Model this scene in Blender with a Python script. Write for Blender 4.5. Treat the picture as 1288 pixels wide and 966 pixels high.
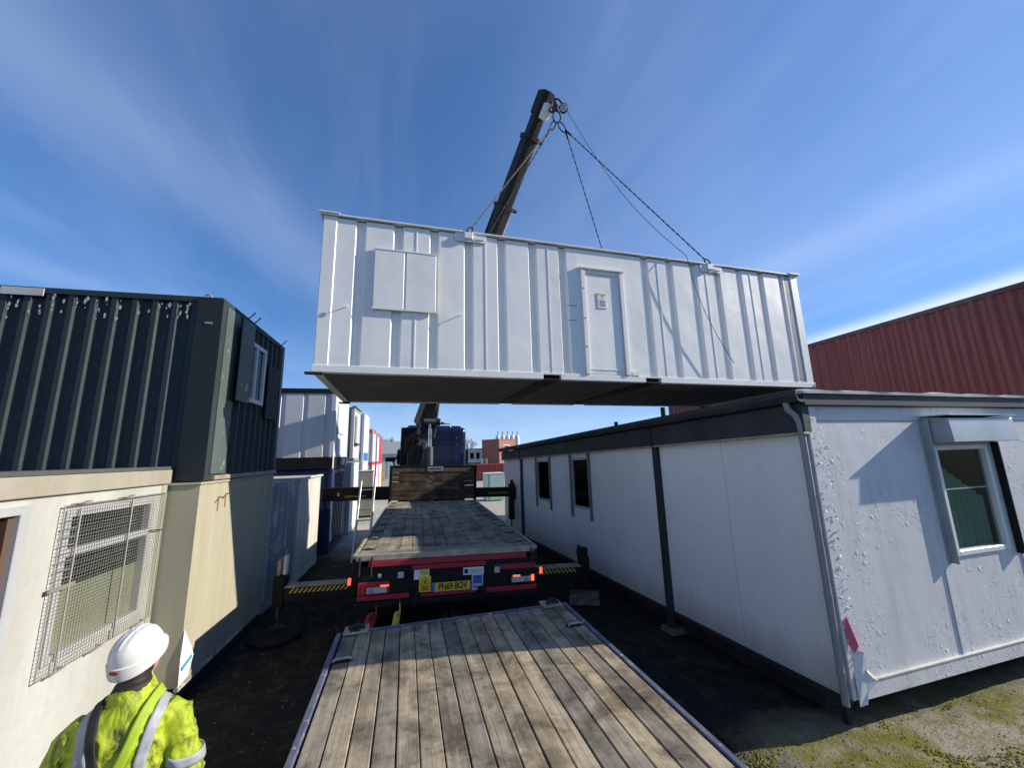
import bpy, bmesh, math, random
from mathutils import Vector, Matrix, Euler, noise as mnoise
from mathutils.bvhtree import BVHTree
R = math.radians
random.seed(7)
for o in list(bpy.data.objects): bpy.data.objects.remove(o, do_unlink=True)
scene = bpy.context.scene
col = scene.collection

# ------------------------------------------------------------------ camera
CAMLOC = Vector((0, 0, 2.7))
YAW, PITCH, ROLL = R(13.6), R(10.5), R(-1.6)
fw = Vector((math.sin(YAW)*math.cos(PITCH), math.cos(YAW)*math.cos(PITCH), math.sin(PITCH)))
r0 = Vector((math.cos(YAW), -math.sin(YAW), 0)); u0 = r0.cross(fw)
rt = r0*math.cos(ROLL)+u0*math.sin(ROLL); up = u0*math.cos(ROLL)-r0*math.sin(ROLL)
cd = bpy.data.cameras.new('camera'); cam = bpy.data.objects.new('camera', cd); col.objects.link(cam)
cd.sensor_width = 36; cd.lens = 36*485/1288; cd.clip_start = .05; cd.clip_end = 3000
m = Matrix.Identity(4)
for i in range(3): m[i][0], m[i][1], m[i][2], m[i][3] = rt[i], up[i], -fw[i], CAMLOC[i]
cam.matrix_world = m
scene.camera = cam

# ------------------------------------------------------------------ sky, sun, exposure
SUN_EL, SUN_AZ = R(26.0), R(-8.3)            # azimuth measured from +X towards +Y
SKY_STRENGTH, SUN_STRENGTH, EXPOSURE = 0.088, 3.7, 0.84
world = bpy.data.worlds.new('World'); scene.world = world; world.use_nodes = True
wn, wl = world.node_tree.nodes, world.node_tree.links
wn.clear()
wo = wn.new('ShaderNodeOutputWorld'); wb = wn.new('ShaderNodeBackground')
sky = wn.new('ShaderNodeTexSky'); sky.sky_type = 'NISHITA'; sky.sun_disc = False
sky.sun_elevation = SUN_EL; sky.sun_rotation = math.pi/2-SUN_AZ
sky.altitude = 50; sky.air_density = 1.0; sky.dust_density = .1; sky.ozone_density = 3.5
wb.inputs['Strength'].default_value = SKY_STRENGTH
def wmath(op, a, b=None, c=None):
    n = wn.new('ShaderNodeMath'); n.operation = op
    for i, v in enumerate((a, b, c)):
        if v is None: continue
        if isinstance(v, (int, float)): n.inputs[i].default_value = v
        else: wl.new(v, n.inputs[i])
    return n.outputs[0]
tc = wn.new('ShaderNodeTexCoord'); sp = wn.new('ShaderNodeSeparateXYZ'); wl.new(tc.outputs['Generated'], sp.inputs[0])
zz = wmath('MAXIMUM', wmath('ADD', sp.outputs[2], .10), .02)
cmb = wn.new('ShaderNodeCombineXYZ')
wl.new(wmath('DIVIDE', sp.outputs[0], zz), cmb.inputs[0]); wl.new(wmath('DIVIDE', sp.outputs[1], zz), cmb.inputs[1])
# clear dry air: take the sky colour from a little above each direction, so the horizon stays blue
skv = wn.new('ShaderNodeCombineXYZ'); wl.new(sp.outputs[0], skv.inputs[0]); wl.new(sp.outputs[1], skv.inputs[1])
wl.new(wmath('ADD', wmath('MULTIPLY', wmath('MAXIMUM', sp.outputs[2], 0), .85), .10), skv.inputs[2])
nv = wn.new('ShaderNodeVectorMath'); nv.operation = 'NORMALIZE'; wl.new(skv.outputs[0], nv.inputs[0]); wl.new(nv.outputs[0], sky.inputs[0])
def cirrus(rot, sx, sy, off, lo, hi, detail, dist):
    mp = wn.new('ShaderNodeMapping'); wl.new(cmb.outputs[0], mp.inputs[0])
    mp.inputs['Rotation'].default_value = (0, 0, rot); mp.inputs['Scale'].default_value = (sx, sy, 1); mp.inputs['Location'].default_value = off
    n = wn.new('ShaderNodeTexNoise'); n.inputs['Scale'].default_value = 1; n.inputs['Detail'].default_value = detail
    n.inputs['Roughness'].default_value = .56; n.inputs['Distortion'].default_value = dist; wl.new(mp.outputs[0], n.inputs[0])
    mr = wn.new('ShaderNodeMapRange'); mr.interpolation_type = 'SMOOTHSTEP'
    mr.inputs[1].default_value = lo; mr.inputs[2].default_value = hi; wl.new(n.outputs['Fac'], mr.inputs[0])
    return mr.outputs[0]
c1 = cirrus(0, .8, .22, (5.7, 2.4, 0), .42, .80, 5, .6)
c2 = cirrus(0, 2.6, .9, (1.3, 7.2, 0), .42, .86, 10, 1.6)
c3 = cirrus(0, .45, .35, (.2, 5.2, 0), .3, .7, 3, .2)
px_, py_ = wmath('DIVIDE', sp.outputs[0], zz), wmath('DIVIDE', sp.outputs[1], zz)
fade = wn.new('ShaderNodeMapRange'); fade.interpolation_type = 'SMOOTHSTEP'; wl.new(py_, fade.inputs[0]); fade.inputs[1].default_value = 3.2; fade.inputs[2].default_value = 1.6; fade = fade.outputs[0]
def streak(xc, y0, slope, w, amp):
    d = wmath('DIVIDE', wmath('SUBTRACT', wmath('SUBTRACT', px_, xc), wmath('MULTIPLY', wmath('SUBTRACT', py_, y0), slope)), w)
    g = wmath('POWER', 2.718, wmath('MULTIPLY', wmath('MULTIPLY', d, d), -1))
    return wmath('MULTIPLY', wmath('MULTIPLY', g, amp), wmath('MULTIPLY', wmath('ADD', wmath('MULTIPLY', c3, .35), .65), fade))
bands = wmath('ADD', wmath('ADD', streak(-.80, .87, .45, .22, .22), streak(2.60, 1.3, -.10, .13, 1.05)), wmath('ADD', streak(1.58, 1.0, -.25, .14, .10), streak(-1.75, 1.1, .45, .16, .16)))
hzn = wn.new('ShaderNodeMapRange'); hzn.interpolation_type = 'SMOOTHSTEP'; wl.new(sp.outputs[2], hzn.inputs[0]); hzn.inputs[1].default_value = .22; hzn.inputs[2].default_value = -.02; hzn.inputs[4].default_value = .34
bands = wmath('ADD', bands, hzn.outputs[0])
cf = wmath('MINIMUM', wmath('ADD', wmath('ADD', wmath('MULTIPLY', c1, .12), wmath('ADD', wmath('MULTIPLY', c2, .06), wmath('ADD', wmath('MULTIPLY', c3, .14), .08))), bands), .92)
mx = wn.new('ShaderNodeMix'); mx.data_type = 'RGBA'
wl.new(cf, mx.inputs[0]); hsv = wn.new('ShaderNodeHueSaturation'); hsv.inputs['Saturation'].default_value = 1.36; hsv.inputs['Hue'].default_value = .508; wl.new(sky.outputs[0], hsv.inputs['Color']); wl.new(hsv.outputs[0], mx.inputs[6]); mx.inputs[7].default_value = (5.0, 5.9, 7.6, 1)
wl.new(mx.outputs[2], wb.inputs[0]); wl.new(wb.outputs[0], wo.inputs[0])

sd = bpy.data.lights.new('sun', 'SUN'); sd.energy = SUN_STRENGTH; sd.angle = R(.53); sd.color = (1, .93, .80)
sun = bpy.data.objects.new('sun', sd); col.objects.link(sun); sun.location = (20, 0, 20)
sdir = Vector((math.cos(SUN_EL)*math.cos(SUN_AZ), math.cos(SUN_EL)*math.sin(SUN_AZ), math.sin(SUN_EL)))
sun.rotation_euler = (-sdir).to_track_quat('-Z', 'Y').to_euler()
vs = scene.view_settings
vs.view_transform = 'Standard'; vs.look = 'None'; vs.exposure = EXPOSURE; vs.gamma = 1; vs.use_curve_mapping = False

# ------------------------------------------------------------------ materials
def newmat(name):
    m = bpy.data.materials.new(name); m.use_nodes = True
    nt = m.node_tree; nt.nodes.clear()
    out = nt.nodes.new('ShaderNodeOutputMaterial'); b = nt.nodes.new('ShaderNodeBsdfPrincipled')
    nt.links.new(b.outputs[0], out.inputs[0])
    return m, nt, b
class NT:
    def __init__(s, nt): s.nt = nt
    def new(s, t, **k):
        n = s.nt.nodes.new(t)
        for a, v in k.items(): setattr(n, a, v)
        return n
    def link(s, a, b): s.nt.links.new(a, b)
    def coord(s, scale=(1, 1, 1), kind='Object', rot=(0, 0, 0), loc=(0, 0, 0)):
        t = s.new('ShaderNodeTexCoord'); mp = s.new('ShaderNodeMapping')
        mp.inputs['Scale'].default_value = scale; mp.inputs['Rotation'].default_value = rot; mp.inputs['Location'].default_value = loc
        s.link(t.outputs[kind], mp.inputs[0]); return mp.outputs[0]
    def noise(s, vec, scale, detail=5, rough=.55, dist=0, dim='3D', w=None):
        n = s.new('ShaderNodeTexNoise'); n.noise_dimensions = dim
        n.inputs['Scale'].default_value = scale; n.inputs['Detail'].default_value = detail
        n.inputs['Roughness'].default_value = rough; n.inputs['Distortion'].default_value = dist
        s.link(vec, n.inputs['Vector'])
        if w is not None: s.link(w, n.inputs['W'])
        return n.outputs['Fac']
    def range(s, v, a, b, c=0, d=1):
        n = s.new('ShaderNodeMapRange')
        for i, x in zip((1, 2, 3, 4), (a, b, c, d)): n.inputs[i].default_value = x
        s.link(v, n.inputs[0]); return n.outputs[0]
    def mix(s, f, a, b, blend='MIX'):
        n = s.new('ShaderNodeMix'); n.data_type = 'RGBA'; n.blend_type = blend
        for i, x in ((0, f), (6, a), (7, b)):
            if isinstance(x, (int, float)): n.inputs[i].default_value = x
            elif isinstance(x, (tuple, list)): n.inputs[i].default_value = (*x[:3], 1)
            else: s.link(x, n.inputs[i])
        return n.outputs[2]
    def math(s, op, a, b=0, c=0):
        n = s.new('ShaderNodeMath', operation=op)
        for i, x in enumerate((a, b, c)):
            if isinstance(x, (int, float)): n.inputs[i].default_value = x
            else: s.link(x, n.inputs[i])
        return n.outputs[0]
    def bump(s, h, strength, dist, prev=None):
        n = s.new('ShaderNodeBump'); n.inputs['Strength'].default_value = strength; n.inputs['Distance'].default_value = dist
        s.link(h, n.inputs['Height'])
        if prev is not None: s.link(prev, n.inputs['Normal'])
        return n.outputs[0]
def c_(r, g, b): return (r, g, b)
def paint(name, c, dirt=(.18, .15, .11), amt=.35, rough=.45, metallic=0, streak=True, scale=2.2, bump=.15, bscale=9, chips=None, chip_lo=.66, chip_scale=9, wave=.0, spec=.5, splash=None):
    m, nt, b = newmat(name); T = NT(nt)
    v = T.coord((1, 1, .14 if streak else 1)); v0 = T.coord()
    n1 = T.noise(v, scale, 7, .6); n2 = T.noise(v0, scale*7, 4, .6)
    f = T.math('MULTIPLY', T.range(n1, .38, .74), amt)
    colr = T.mix(f, c, dirt)
    colr = T.mix(T.math('MULTIPLY', T.range(n2, .45, .8), amt*.5), colr, tuple(x*.55 for x in c))
    rv = T.range(n2, .2, .8, rough-.08, rough+.12)
    if splash:
        sx_ = T.new('ShaderNodeSeparateXYZ'); T.link(v0, sx_.inputs[0])
        hz = T.range(T.math('ADD', sx_.outputs[2], T.math('MULTIPLY', T.noise(T.coord((3, 3, .6)), 2.2, 6, .65), -.5)), splash[1]-.3, splash[0]-.3)
        colr = T.mix(T.math('MULTIPLY', hz, splash[3]), colr, splash[2])
    if chips:
        n3 = T.noise(T.coord(), chip_scale, 6, .68, .3)
        cf = T.range(n3, chip_lo, chip_lo+.03)
        colr = T.mix(cf, colr, chips)
    T.link(colr, b.inputs['Base Color']); T.link(rv, b.inputs['Roughness'])
    b.inputs['Metallic'].default_value = metallic; b.inputs['Specular IOR Level'].default_value = spec
    hb = T.bump(T.noise(v0, bscale*6, 3), bump*.35, .004)
    if wave: hb = T.bump(T.noise(v0, 1.1, 2), wave, .05, hb)
    T.link(hb, b.inputs['Normal'])
    return m
def plain(name, c, rough=.5, metallic=0, emit=None, var=.15, spec=.5):
    m, nt, b = newmat(name); T = NT(nt)
    n = T.noise(T.coord(), 14, 4)
    T.link(T.mix(T.range(n, .3, .75, 0, var), c, tuple(x*.45 for x in c)), b.inputs['Base Color'])
    T.link(T.range(n, .3, .7, max(rough-.06, .02), rough+.1), b.inputs['Roughness']); b.inputs['Metallic'].default_value = metallic
    b.inputs['Specular IOR Level'].default_value = spec
    if emit: b.inputs['Emission Color'].default_value = (*emit[:3], 1); b.inputs['Emission Strength'].default_value = emit[3]
    return m
def wood(name, c1, c2, c3, axis=1, rough=.8, stain=.5):
    m, nt, b = newmat(name); T = NT(nt)
    oi = T.new('ShaderNodeObjectInfo'); rnd = oi.outputs['Random']
    sc = [26, 26, 26]; sc[axis] = 1.1
    sc2 = [90, 90, 90]; sc2[axis] = 2.0
    w = T.math('MULTIPLY', rnd, 60)
    g = T.noise(T.coord(tuple(sc)), 1, 6, .6, .4, '4D', w)
    g2 = T.noise(T.coord(tuple(sc2)), 1, 3, .6, 0, '4D', w)
    st = T.noise(T.coord(), 2.3, 5, .6, .2, '4D', w)
    fine = T.noise(T.coord(), 60, 3, .6)
    a = T.mix(T.range(g, .35, .68), c1, c2)
    a = T.mix(T.math('MULTIPLY', T.range(st, .46, .66), stain), a, c3)
    a = T.mix(T.math('MULTIPLY', T.range(g2, .54, .74), .35), a, tuple(x*.35 for x in c3))
    blot = T.noise(T.coord((1, 1, 1)), 3.4, 8, .66, .5); blot2 = T.noise(T.coord((1, 1, 1)), 15, 6, .7, .6)
    a = T.mix(T.math('MULTIPLY', T.range(blot, .46, .64), .7), a, tuple(x*.75 for x in c3))
    a = T.mix(T.math('MULTIPLY', T.range(blot2, .55, .72), .45), a, tuple(x*.6 for x in c3))
    a = T.mix(T.math('MULTIPLY', T.range(blot2, .42, .28), .4), a, tuple(min(1, x*1.25) for x in c1))
    val = T.range(rnd, 0, 1, .66, 1.2)
    hs = T.new('ShaderNodeHueSaturation'); T.link(val, hs.inputs['Value']); T.link(T.range(oi.outputs['Random'], 0, 1, .7, 1.15), hs.inputs['Saturation']); T.link(a, hs.inputs['Color'])
    T.link(hs.outputs[0], b.inputs['Base Color']); b.inputs['Roughness'].default_value = rough; b.inputs['Specular IOR Level'].default_value = .06
    h = T.bump(g2, .55, .004); h = T.bump(g, .5, .008, h); h = T.bump(fine, .25, .003, h)
    T.link(h, b.inputs['Normal'])
    return m
M = {}
M['cabin_white'] = paint('cabin_white', c_(.87, .85, .81), amt=.2, rough=.36, bump=.3, bscale=14, wave=.35, dirt=(.50, .47, .41), splash=(0, .35, (.42, .37, .30), .35))
M['cabin_trim'] = paint('cabin_trim', c_(.84, .82, .79), amt=.15, rough=.4, bump=.2)
M['underside'] = paint('underside', c_(.15, .155, .14), dirt=(.07, .055, .04), amt=.8, rough=.75, streak=False, scale=1.4, bump=.6)
M['steel_dark'] = paint('steel_dark', c_(.02, .021, .023), dirt=(.07, .06, .05), amt=.4, rough=.6, streak=False, bump=.3, spec=.25)
M['black'] = plain('black', c_(.006, .006, .006), .6, spec=.2)
M['rubber'] = plain('rubber', c_(.012, .0115, .011), .85, spec=.25)
M['chrome'] = plain('chrome', c_(.8, .8, .8), .15, 1)
M['galv'] = paint('galv', c_(.42, .45, .48), dirt=(.2, .19, .17), amt=.4, rough=.42, metallic=.55, streak=False, bump=.3)
M['alu'] = paint('alu', c_(.62, .62, .6), dirt=(.2, .18, .15), amt=.5, rough=.4, metallic=.7, streak=False)
M['worn_metal'] = paint('worn_metal', c_(.44, .385, .30), dirt=(.10, .085, .06), amt=.8, rough=.6, metallic=.15, streak=False, scale=5)
M['rope'] = plain('rope', c_(.10, .075, .06), .8, var=.6)
M['blue_rail'] = paint('blue_rail', c_(.07, .085, .15), dirt=(.24, .23, .22), amt=.5, rough=.5, streak=False, scale=5, chips=(.34, .33, .34), chip_lo=.6, chip_scale=14)
M['deck_wood'] = wood('deck_wood', c_(.46, .38, .27), c_(.30, .247, .175), c_(.085, .067, .049), stain=.65)
M['bed_wood'] = wood('bed_wood', c_(.46, .40, .295), c_(.32, .275, .20), c_(.12, .10, .075), stain=.6)
M['head_wood'] = wood('head_wood', c_(.20, .15, .095), c_(.11, .08, .055), c_(.035, .028, .022), axis=0, stain=.75)
M['pad_wood'] = wood('pad_wood', c_(.30, .26, .2), c_(.2, .17, .13), c_(.09, .075, .055), axis=0)
M['lorry_red'] = paint('lorry_red', c_(.38, .018, .035), dirt=(.06, .03, .03), amt=.35, rough=.35, streak=False)
M['lorry_black'] = paint('lorry_black', c_(.008, .0078, .0075), dirt=(.035, .03, .025), amt=.35, rough=.55, streak=False, spec=.22)
M['cab_blue'] = paint('cab_blue', c_(.005, .007, .042), dirt=(.008, .008, .022), amt=.3, rough=.2, streak=False, bump=.01)
M['boom'] = paint('boom', c_(.010, .011, .013), dirt=(.04, .038, .034), amt=.35, rough=.45, spec=.35, streak=False, scale=1.5)
M['crane_grey'] = paint('crane_grey', c_(.10, .11, .11), dirt=(.03, .03, .03), amt=.5, rough=.45, streak=False)
M['hazard_yellow'] = plain('hazard_yellow', c_(.62, .47, .06), .5)
M['plate_yellow'] = plain('plate_yellow', c_(.68, .47, .05), .4, var=.1)
M['sticker_yellow'] = plain('sticker_yellow', c_(.82, .52, .03), .4, var=.08)
M['sticker_lime'] = plain('sticker_lime', c_(.6, .66, .1), .4, var=.1)
M['sticker_blue'] = plain('sticker_blue', c_(.03, .14, .44), .4, var=.1)
M['white'] = plain('white', c_(.75, .75, .74), .45, var=.15)
M['lens_clear'] = plain('lens_clear', c_(.5, .5, .5), .2, var=.3)
M['lens_red'] = plain('lens_red', c_(.45, .01, .02), .25)
M['lamp_red'] = plain('lamp_red', c_(.6, .03, .02), .3, emit=(1, .06, .03, 2.4))
M['lamp_dim'] = plain('lamp_dim', c_(.6, .05, .03), .3, emit=(1, .08, .05, 1.2))
M['coil_red'] = plain('coil_red', c_(.4, .03, .04), .4)
M['coil_yellow'] = plain('coil_yellow', c_(.7, .55, .08), .4)
# left stack
M['green_steel'] = paint('green_steel', c_(.034, .045, .048), dirt=(.052, .064, .066), amt=.4, rough=.55, spec=.22, bump=.2, chips=(.42, .42, .38), chip_lo=.71, chip_scale=7)
M['green_dimmed'] = paint('green_dimmed', c_(.022, .029, .031), dirt=(.045, .05, .048), amt=.4, rough=.6, spec=.2, chips=(.42, .42, .38), chip_lo=.73, chip_scale=7)  # green darkened to cancel the grazing sun on the corner sheet
M['green_post'] = paint('green_post', c_(.030, .040, .040), dirt=(.03, .04, .04), amt=.4, rough=.45)
M['green_sunlit'] = paint('green_sunlit', c_(.095, .125, .115), dirt=(.05, .06, .055), amt=.5, rough=.45, chips=(.5, .5, .46), chip_lo=.63, chip_scale=8)  # lighter copy of the green, sunlight put into the colour
M['white_wall'] = paint('white_wall', c_(.50, .505, .475), dirt=(.24, .205, .14), amt=.6, rough=.6, scale=1.8, bump=.25, wave=.1)
M['tan_trim'] = paint('tan_trim', c_(.36, .33, .26), dirt=(.2, .17, .12), amt=.5, rough=.6)
M['olive_post'] = paint('olive_post', c_(.36, .38, .27), dirt=(.2, .2, .14), amt=.4, rough=.5)
M['cream'] = paint('cream', c_(.42, .39, .285), dirt=(.30, .25, .15), amt=.5, rough=.5, scale=3, wave=.12)
M['rust'] = paint('rust', c_(.30, .10, .03), dirt=(.12, .05, .02), amt=.6, rough=.9)
M['frame_grey'] = paint('frame_grey', c_(.42, .43, .44), amt=.3, rough=.5)
M['upvc'] = plain('upvc', c_(.72, .73, .74), .4, var=.1)
M['mesh_wire'] = paint('mesh_wire', c_(.36, .36, .33), dirt=(.2, .12, .07), amt=.4, rough=.5, metallic=.5, streak=False)
M['blind'] = plain('blind', c_(.45, .44, .4), .6)
M['beige_board'] = paint('beige_board', c_(.50, .44, .30), amt=.2, rough=.7)
M['interior'] = plain('interior', c_(.018, .020, .018), .9, spec=.1)  # near-black colour stands for unlit depth behind openings
M['brown_door'] = paint('brown_door', c_(.10, .045, .03), amt=.3, rough=.6)
M['peel_grey'] = paint('peel_grey', c_(.27, .29, .29), dirt=(.12, .12, .11), amt=.5, rough=.6, chips=(.46, .46, .44), chip_lo=.54, chip_scale=2.2)
M['old_white'] = paint('old_white', c_(.62, .60, .55), dirt=(.3, .2, .12), amt=.45, rough=.5, chips=(.35, .3, .24), chip_lo=.70, chip_scale=10)
M['row_white'] = paint('row_white', c_(.60, .61, .63), amt=.2, rough=.45, wave=.15)
M['row_grey'] = paint('row_grey', c_(.30, .31, .31), amt=.3, rough=.5)
M['row_lightgrey'] = paint('row_lightgrey', c_(.52, .53, .53), amt=.25, rough=.5)
M['row_blue'] = paint('row_blue', c_(.012, .028, .10), dirt=(.05, .06, .1), amt=.4, rough=.4)
M['band_blue'] = paint('band_blue', c_(.03, .13, .42), amt=.2, rough=.4)
M['row_red'] = paint('row_red', c_(.55, .03, .05), amt=.2, rough=.4)
M['navy_black'] = paint('navy_black', c_(.008, .0085, .010), dirt=(.03, .03, .03), amt=.3, rough=.6, spec=.25)
# right side
M['office_white'] = paint('office_white', c_(.80, .79, .77), dirt=(.52, .51, .50), splash=(.3, .75, (.30, .28, .24), .6), amt=.3, rough=.32, scale=1.3, bump=.15, wave=.18)
M['office_trim'] = paint('office_trim', c_(.022, .028, .034), dirt=(.09, .09, .09), amt=.35, rough=.55, spec=.3, chips=(.30, .31, .31), chip_lo=.70, chip_scale=6)
M['office_strip'] = paint('office_strip', c_(.12, .14, .17), amt=.3, rough=.5)
M['pipe_grey'] = paint('pipe_grey', c_(.27, .28, .29), amt=.4, rough=.5)
M['flash_white'] = paint('flash_white', c_(.68, .66, .60), dirt=(.25, .22, .17), amt=.6, rough=.6)
M['roof_felt'] = paint('roof_felt', c_(.08, .085, .085), dirt=(.05, .06, .03), amt=.5, rough=.9, streak=False)
M['red_steel'] = paint('red_steel', c_(.19, .034, .033), dirt=(.23, .08, .06), amt=.55, rough=.5, scale=3, chips=(.36, .22, .14), chip_lo=.76, chip_scale=9)
M['red_rail'] = paint('red_rail', c_(.09, .03, .03), amt=.4, rough=.5)
M['pink_paint'] = plain('pink_paint', c_(.62, .10, .20), .5)
M['tear_white'] = plain('tear_white', c_(.72, .73, .78), .35, var=.2)
M['tear_tan'] = plain('tear_tan', c_(.38, .34, .24), .6)
def blistered():
    m, nt, b = newmat('blistered_white'); T = NT(nt)
    v = T.coord()
    n1 = T.noise(T.coord((1, 1, .2)), 2.2, 6)
    sz_ = T.new('ShaderNodeSeparateXYZ'); T.link(v, sz_.inputs[0]); cl = T.noise(v, 1.35, 3, .5)                                  # where blisters cluster
    zone = T.range(T.math('SUBTRACT', cl, T.math('MULTIPLY', T.math('SUBTRACT', sz_.outputs[2], 1.4), .05)), .49, .62)
    vo = T.new('ShaderNodeTexVoronoi', feature='F1'); vo.inputs['Scale'].default_value = 24; vo.inputs['Randomness'].default_value = 1
    wv = T.new('ShaderNodeVectorMath', operation='ADD'); T.link(v, wv.inputs[0])
    wn_ = T.new('ShaderNodeTexNoise'); wn_.inputs['Scale'].default_value = 30; T.link(v, wn_.inputs[0])
    ws = T.new('ShaderNodeVectorMath', operation='SCALE'); ws.inputs['Scale'].default_value = .03; T.link(wn_.outputs['Color'], ws.inputs[0]); T.link(ws.outputs[0], wv.inputs[1])
    T.link(wv.outputs[0], vo.inputs['Vector'])
    sel = T.new('ShaderNodeSeparateColor'); T.link(vo.outputs['Color'], sel.inputs[0])
    blob = T.math('MULTIPLY', T.range(vo.outputs['Distance'], .42, .12), T.math('GREATER_THAN', sel.outputs[0], .45))
    vo2 = T.new('ShaderNodeTexVoronoi', feature='F1'); vo2.inputs['Scale'].default_value = 9.5; T.link(wv.outputs[0], vo2.inputs['Vector'])
    sel2 = T.new('ShaderNodeSeparateColor'); T.link(vo2.outputs['Color'], sel2.inputs[0])
    blob2 = T.math('MULTIPLY', T.range(vo2.outputs['Distance'], .30, .10), T.math('GREATER_THAN', sel2.outputs[0], .72))
    size = T.math('ADD', T.math('MULTIPLY', sel.outputs[1], .9), .1)
    h = T.math('MAXIMUM', T.math('MULTIPLY', T.math('MULTIPLY', blob, size), zone), T.math('MULTIPLY', blob2, T.range(cl, .42, .6)))
    pn_ = T.noise(T.coord((1, 1, .8)), 6.5, 9, .68, .8)
    peel = T.math('MULTIPLY', T.range(pn_, .585, .60), T.range(cl, .44, .54))
    colr = T.mix(T.math('MULTIPLY', T.range(n1, .4, .75), .3), (.63, .63, .645), (.40, .40, .41))
    colr = T.mix(T.math('MULTIPLY', peel, .5), colr, (.50, .50, .49))
    edge = T.math('MULTIPLY', T.math('GREATER_THAN', h, .10), T.math('LESS_THAN', h, .30))
    colr = T.mix(T.math('MULTIPLY', edge, .28), colr, (.22, .20, .18))
    colr = T.mix(T.math('MULTIPLY', T.range(T.noise(T.coord((7, 7, .5)), 1.6, 6, .6), .52, .72), .30), colr, (.36, .34, .31))
    T.link(colr, b.inputs['Base Color']); b.inputs['Roughness'].default_value = .5
    hb = T.bump(T.noise(v, 60, 3), .08, .004); hb = T.bump(T.noise(v, 2.5, 2), .25, .03, hb); hb = T.bump(T.math('MULTIPLY', peel, -1), .7, .004, hb); hb = T.bump(h, .6, .007, hb)
    T.link(hb, b.inputs['Normal'])
    return m
M['blistered'] = blistered()
def glass(name, tint, refl=.12):
    m = bpy.data.materials.new(name); m.use_nodes = True; nt = m.node_tree; nt.nodes.clear(); T = NT(nt)
    out = T.new('ShaderNodeOutputMaterial'); tr = T.new('ShaderNodeBsdfTransparent'); gl = T.new('ShaderNodeBsdfGlossy')
    tr.inputs[0].default_value = (*tint, 1); gl.inputs['Roughness'].default_value = .03; gl.inputs['Color'].default_value = (.55, .62, .60, 1)
    fr = T.new('ShaderNodeFresnel'); fr.inputs[0].default_value = 1.5; mx = T.new('ShaderNodeMixShader')
    ge = T.new('ShaderNodeNewGeometry'); T.link(T.math('MULTIPLY', T.math('MAXIMUM', fr.outputs[0], refl), T.math('SUBTRACT', 1, ge.outputs['Backfacing'])), mx.inputs[0]); T.link(tr.outputs[0], mx.inputs[1]); T.link(gl.outputs[0], mx.inputs[2]); T.link(mx.outputs[0], out.inputs[0])
    return m
M['glass'] = glass('glass', (.82, .86, .84), .04)
M['glass_dark'] = glass('glass_dark', (.35, .37, .38), .04)
M['curtain'] = paint('curtain', c_(.17, .33, .27), dirt=(.08, .15, .12), amt=.5, rough=.8)
# clothing
def hivis():
    m, nt, b = newmat('hivis_yellow'); T = NT(nt); v = T.coord()
    n1 = T.noise(v, 5, 6, .65, .6); n2 = T.noise(T.coord((1, 1, .5), rot=(0, .5, 0)), 14, 6, .7, .8)
    a = T.mix(T.math('MULTIPLY', T.range(n1, .5, .72), .35), (.36, .44, .012), (.17, .20, .02))
    a = T.mix(T.math('MULTIPLY', T.math('MULTIPLY', T.range(n2, .48, .62), T.range(n1, .38, .55)), .95), a, (.04, .042, .018))
    T.link(a, b.inputs['Base Color']); b.inputs['Roughness'].default_value = .65
    hb = T.bump(T.noise(v, 120, 2), .15, .002); hb = T.bump(T.noise(T.coord((1, 1, .45)), 9, 4, .55, .9), .7, .03, hb)
    T.link(hb, b.inputs['Normal']); return m
M['hivis'] = hivis()
M['reflective'] = paint('reflective', c_(.36, .37, .40), dirt=(.16, .16, .15), amt=.6, rough=.5, streak=False, scale=6)
M['helmet'] = paint('helmet', c_(.66, .66, .645), dirt=(.40, .38, .33), amt=.3, rough=.33, streak=False, scale=9, bump=.1)
M['strap_black'] = plain('strap_black', c_(.02, .018, .016), .7, var=.3)
M['strap_lime'] = plain('strap_lime', c_(.34, .46, .02), .6, var=.3)
M['trousers'] = plain('trousers', c_(.02, .022, .028), .85)
M['skin'] = plain('skin', c_(.50, .26, .18), .5, var=.2)
M['hair'] = plain('hair', c_(.018, .013, .01), .7)
M['boots'] = plain('boots', c_(.03, .02, .012), .6)
M['red_badge'] = plain('red_badge', c_(.35, .03, .03), .4)
# far
M['orange_sunlit'] = paint('orange_sunlit', c_(.44, .11, .06), amt=.3, rough=.6)  # sunlit side of the orange building, light put into the colour
M['orange_shaded'] = paint('orange_shaded', c_(.30, .10, .07), amt=.3, rough=.6)  # same orange walls in a shaded tone
M['skip_red'] = paint('skip_red', c_(.26, .025, .03), dirt=(.3, .12, .1), amt=.4, rough=.5)
M['turquoise'] = paint('turquoise', c_(.36, .56, .50), amt=.2, rough=.5)
M['concrete'] = paint('concrete', c_(.42, .40, .36), amt=.4, rough=.9, streak=False)
M['bark'] = plain('bark', c_(.09, .07, .055), .9)
M['moss_clump'] = plain('moss_clump', c_(.20, .195, .03), .95, var=.5, spec=.1)
M['stone'] = plain('stone', c_(.30, .27, .22), .9, var=.5)

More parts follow.
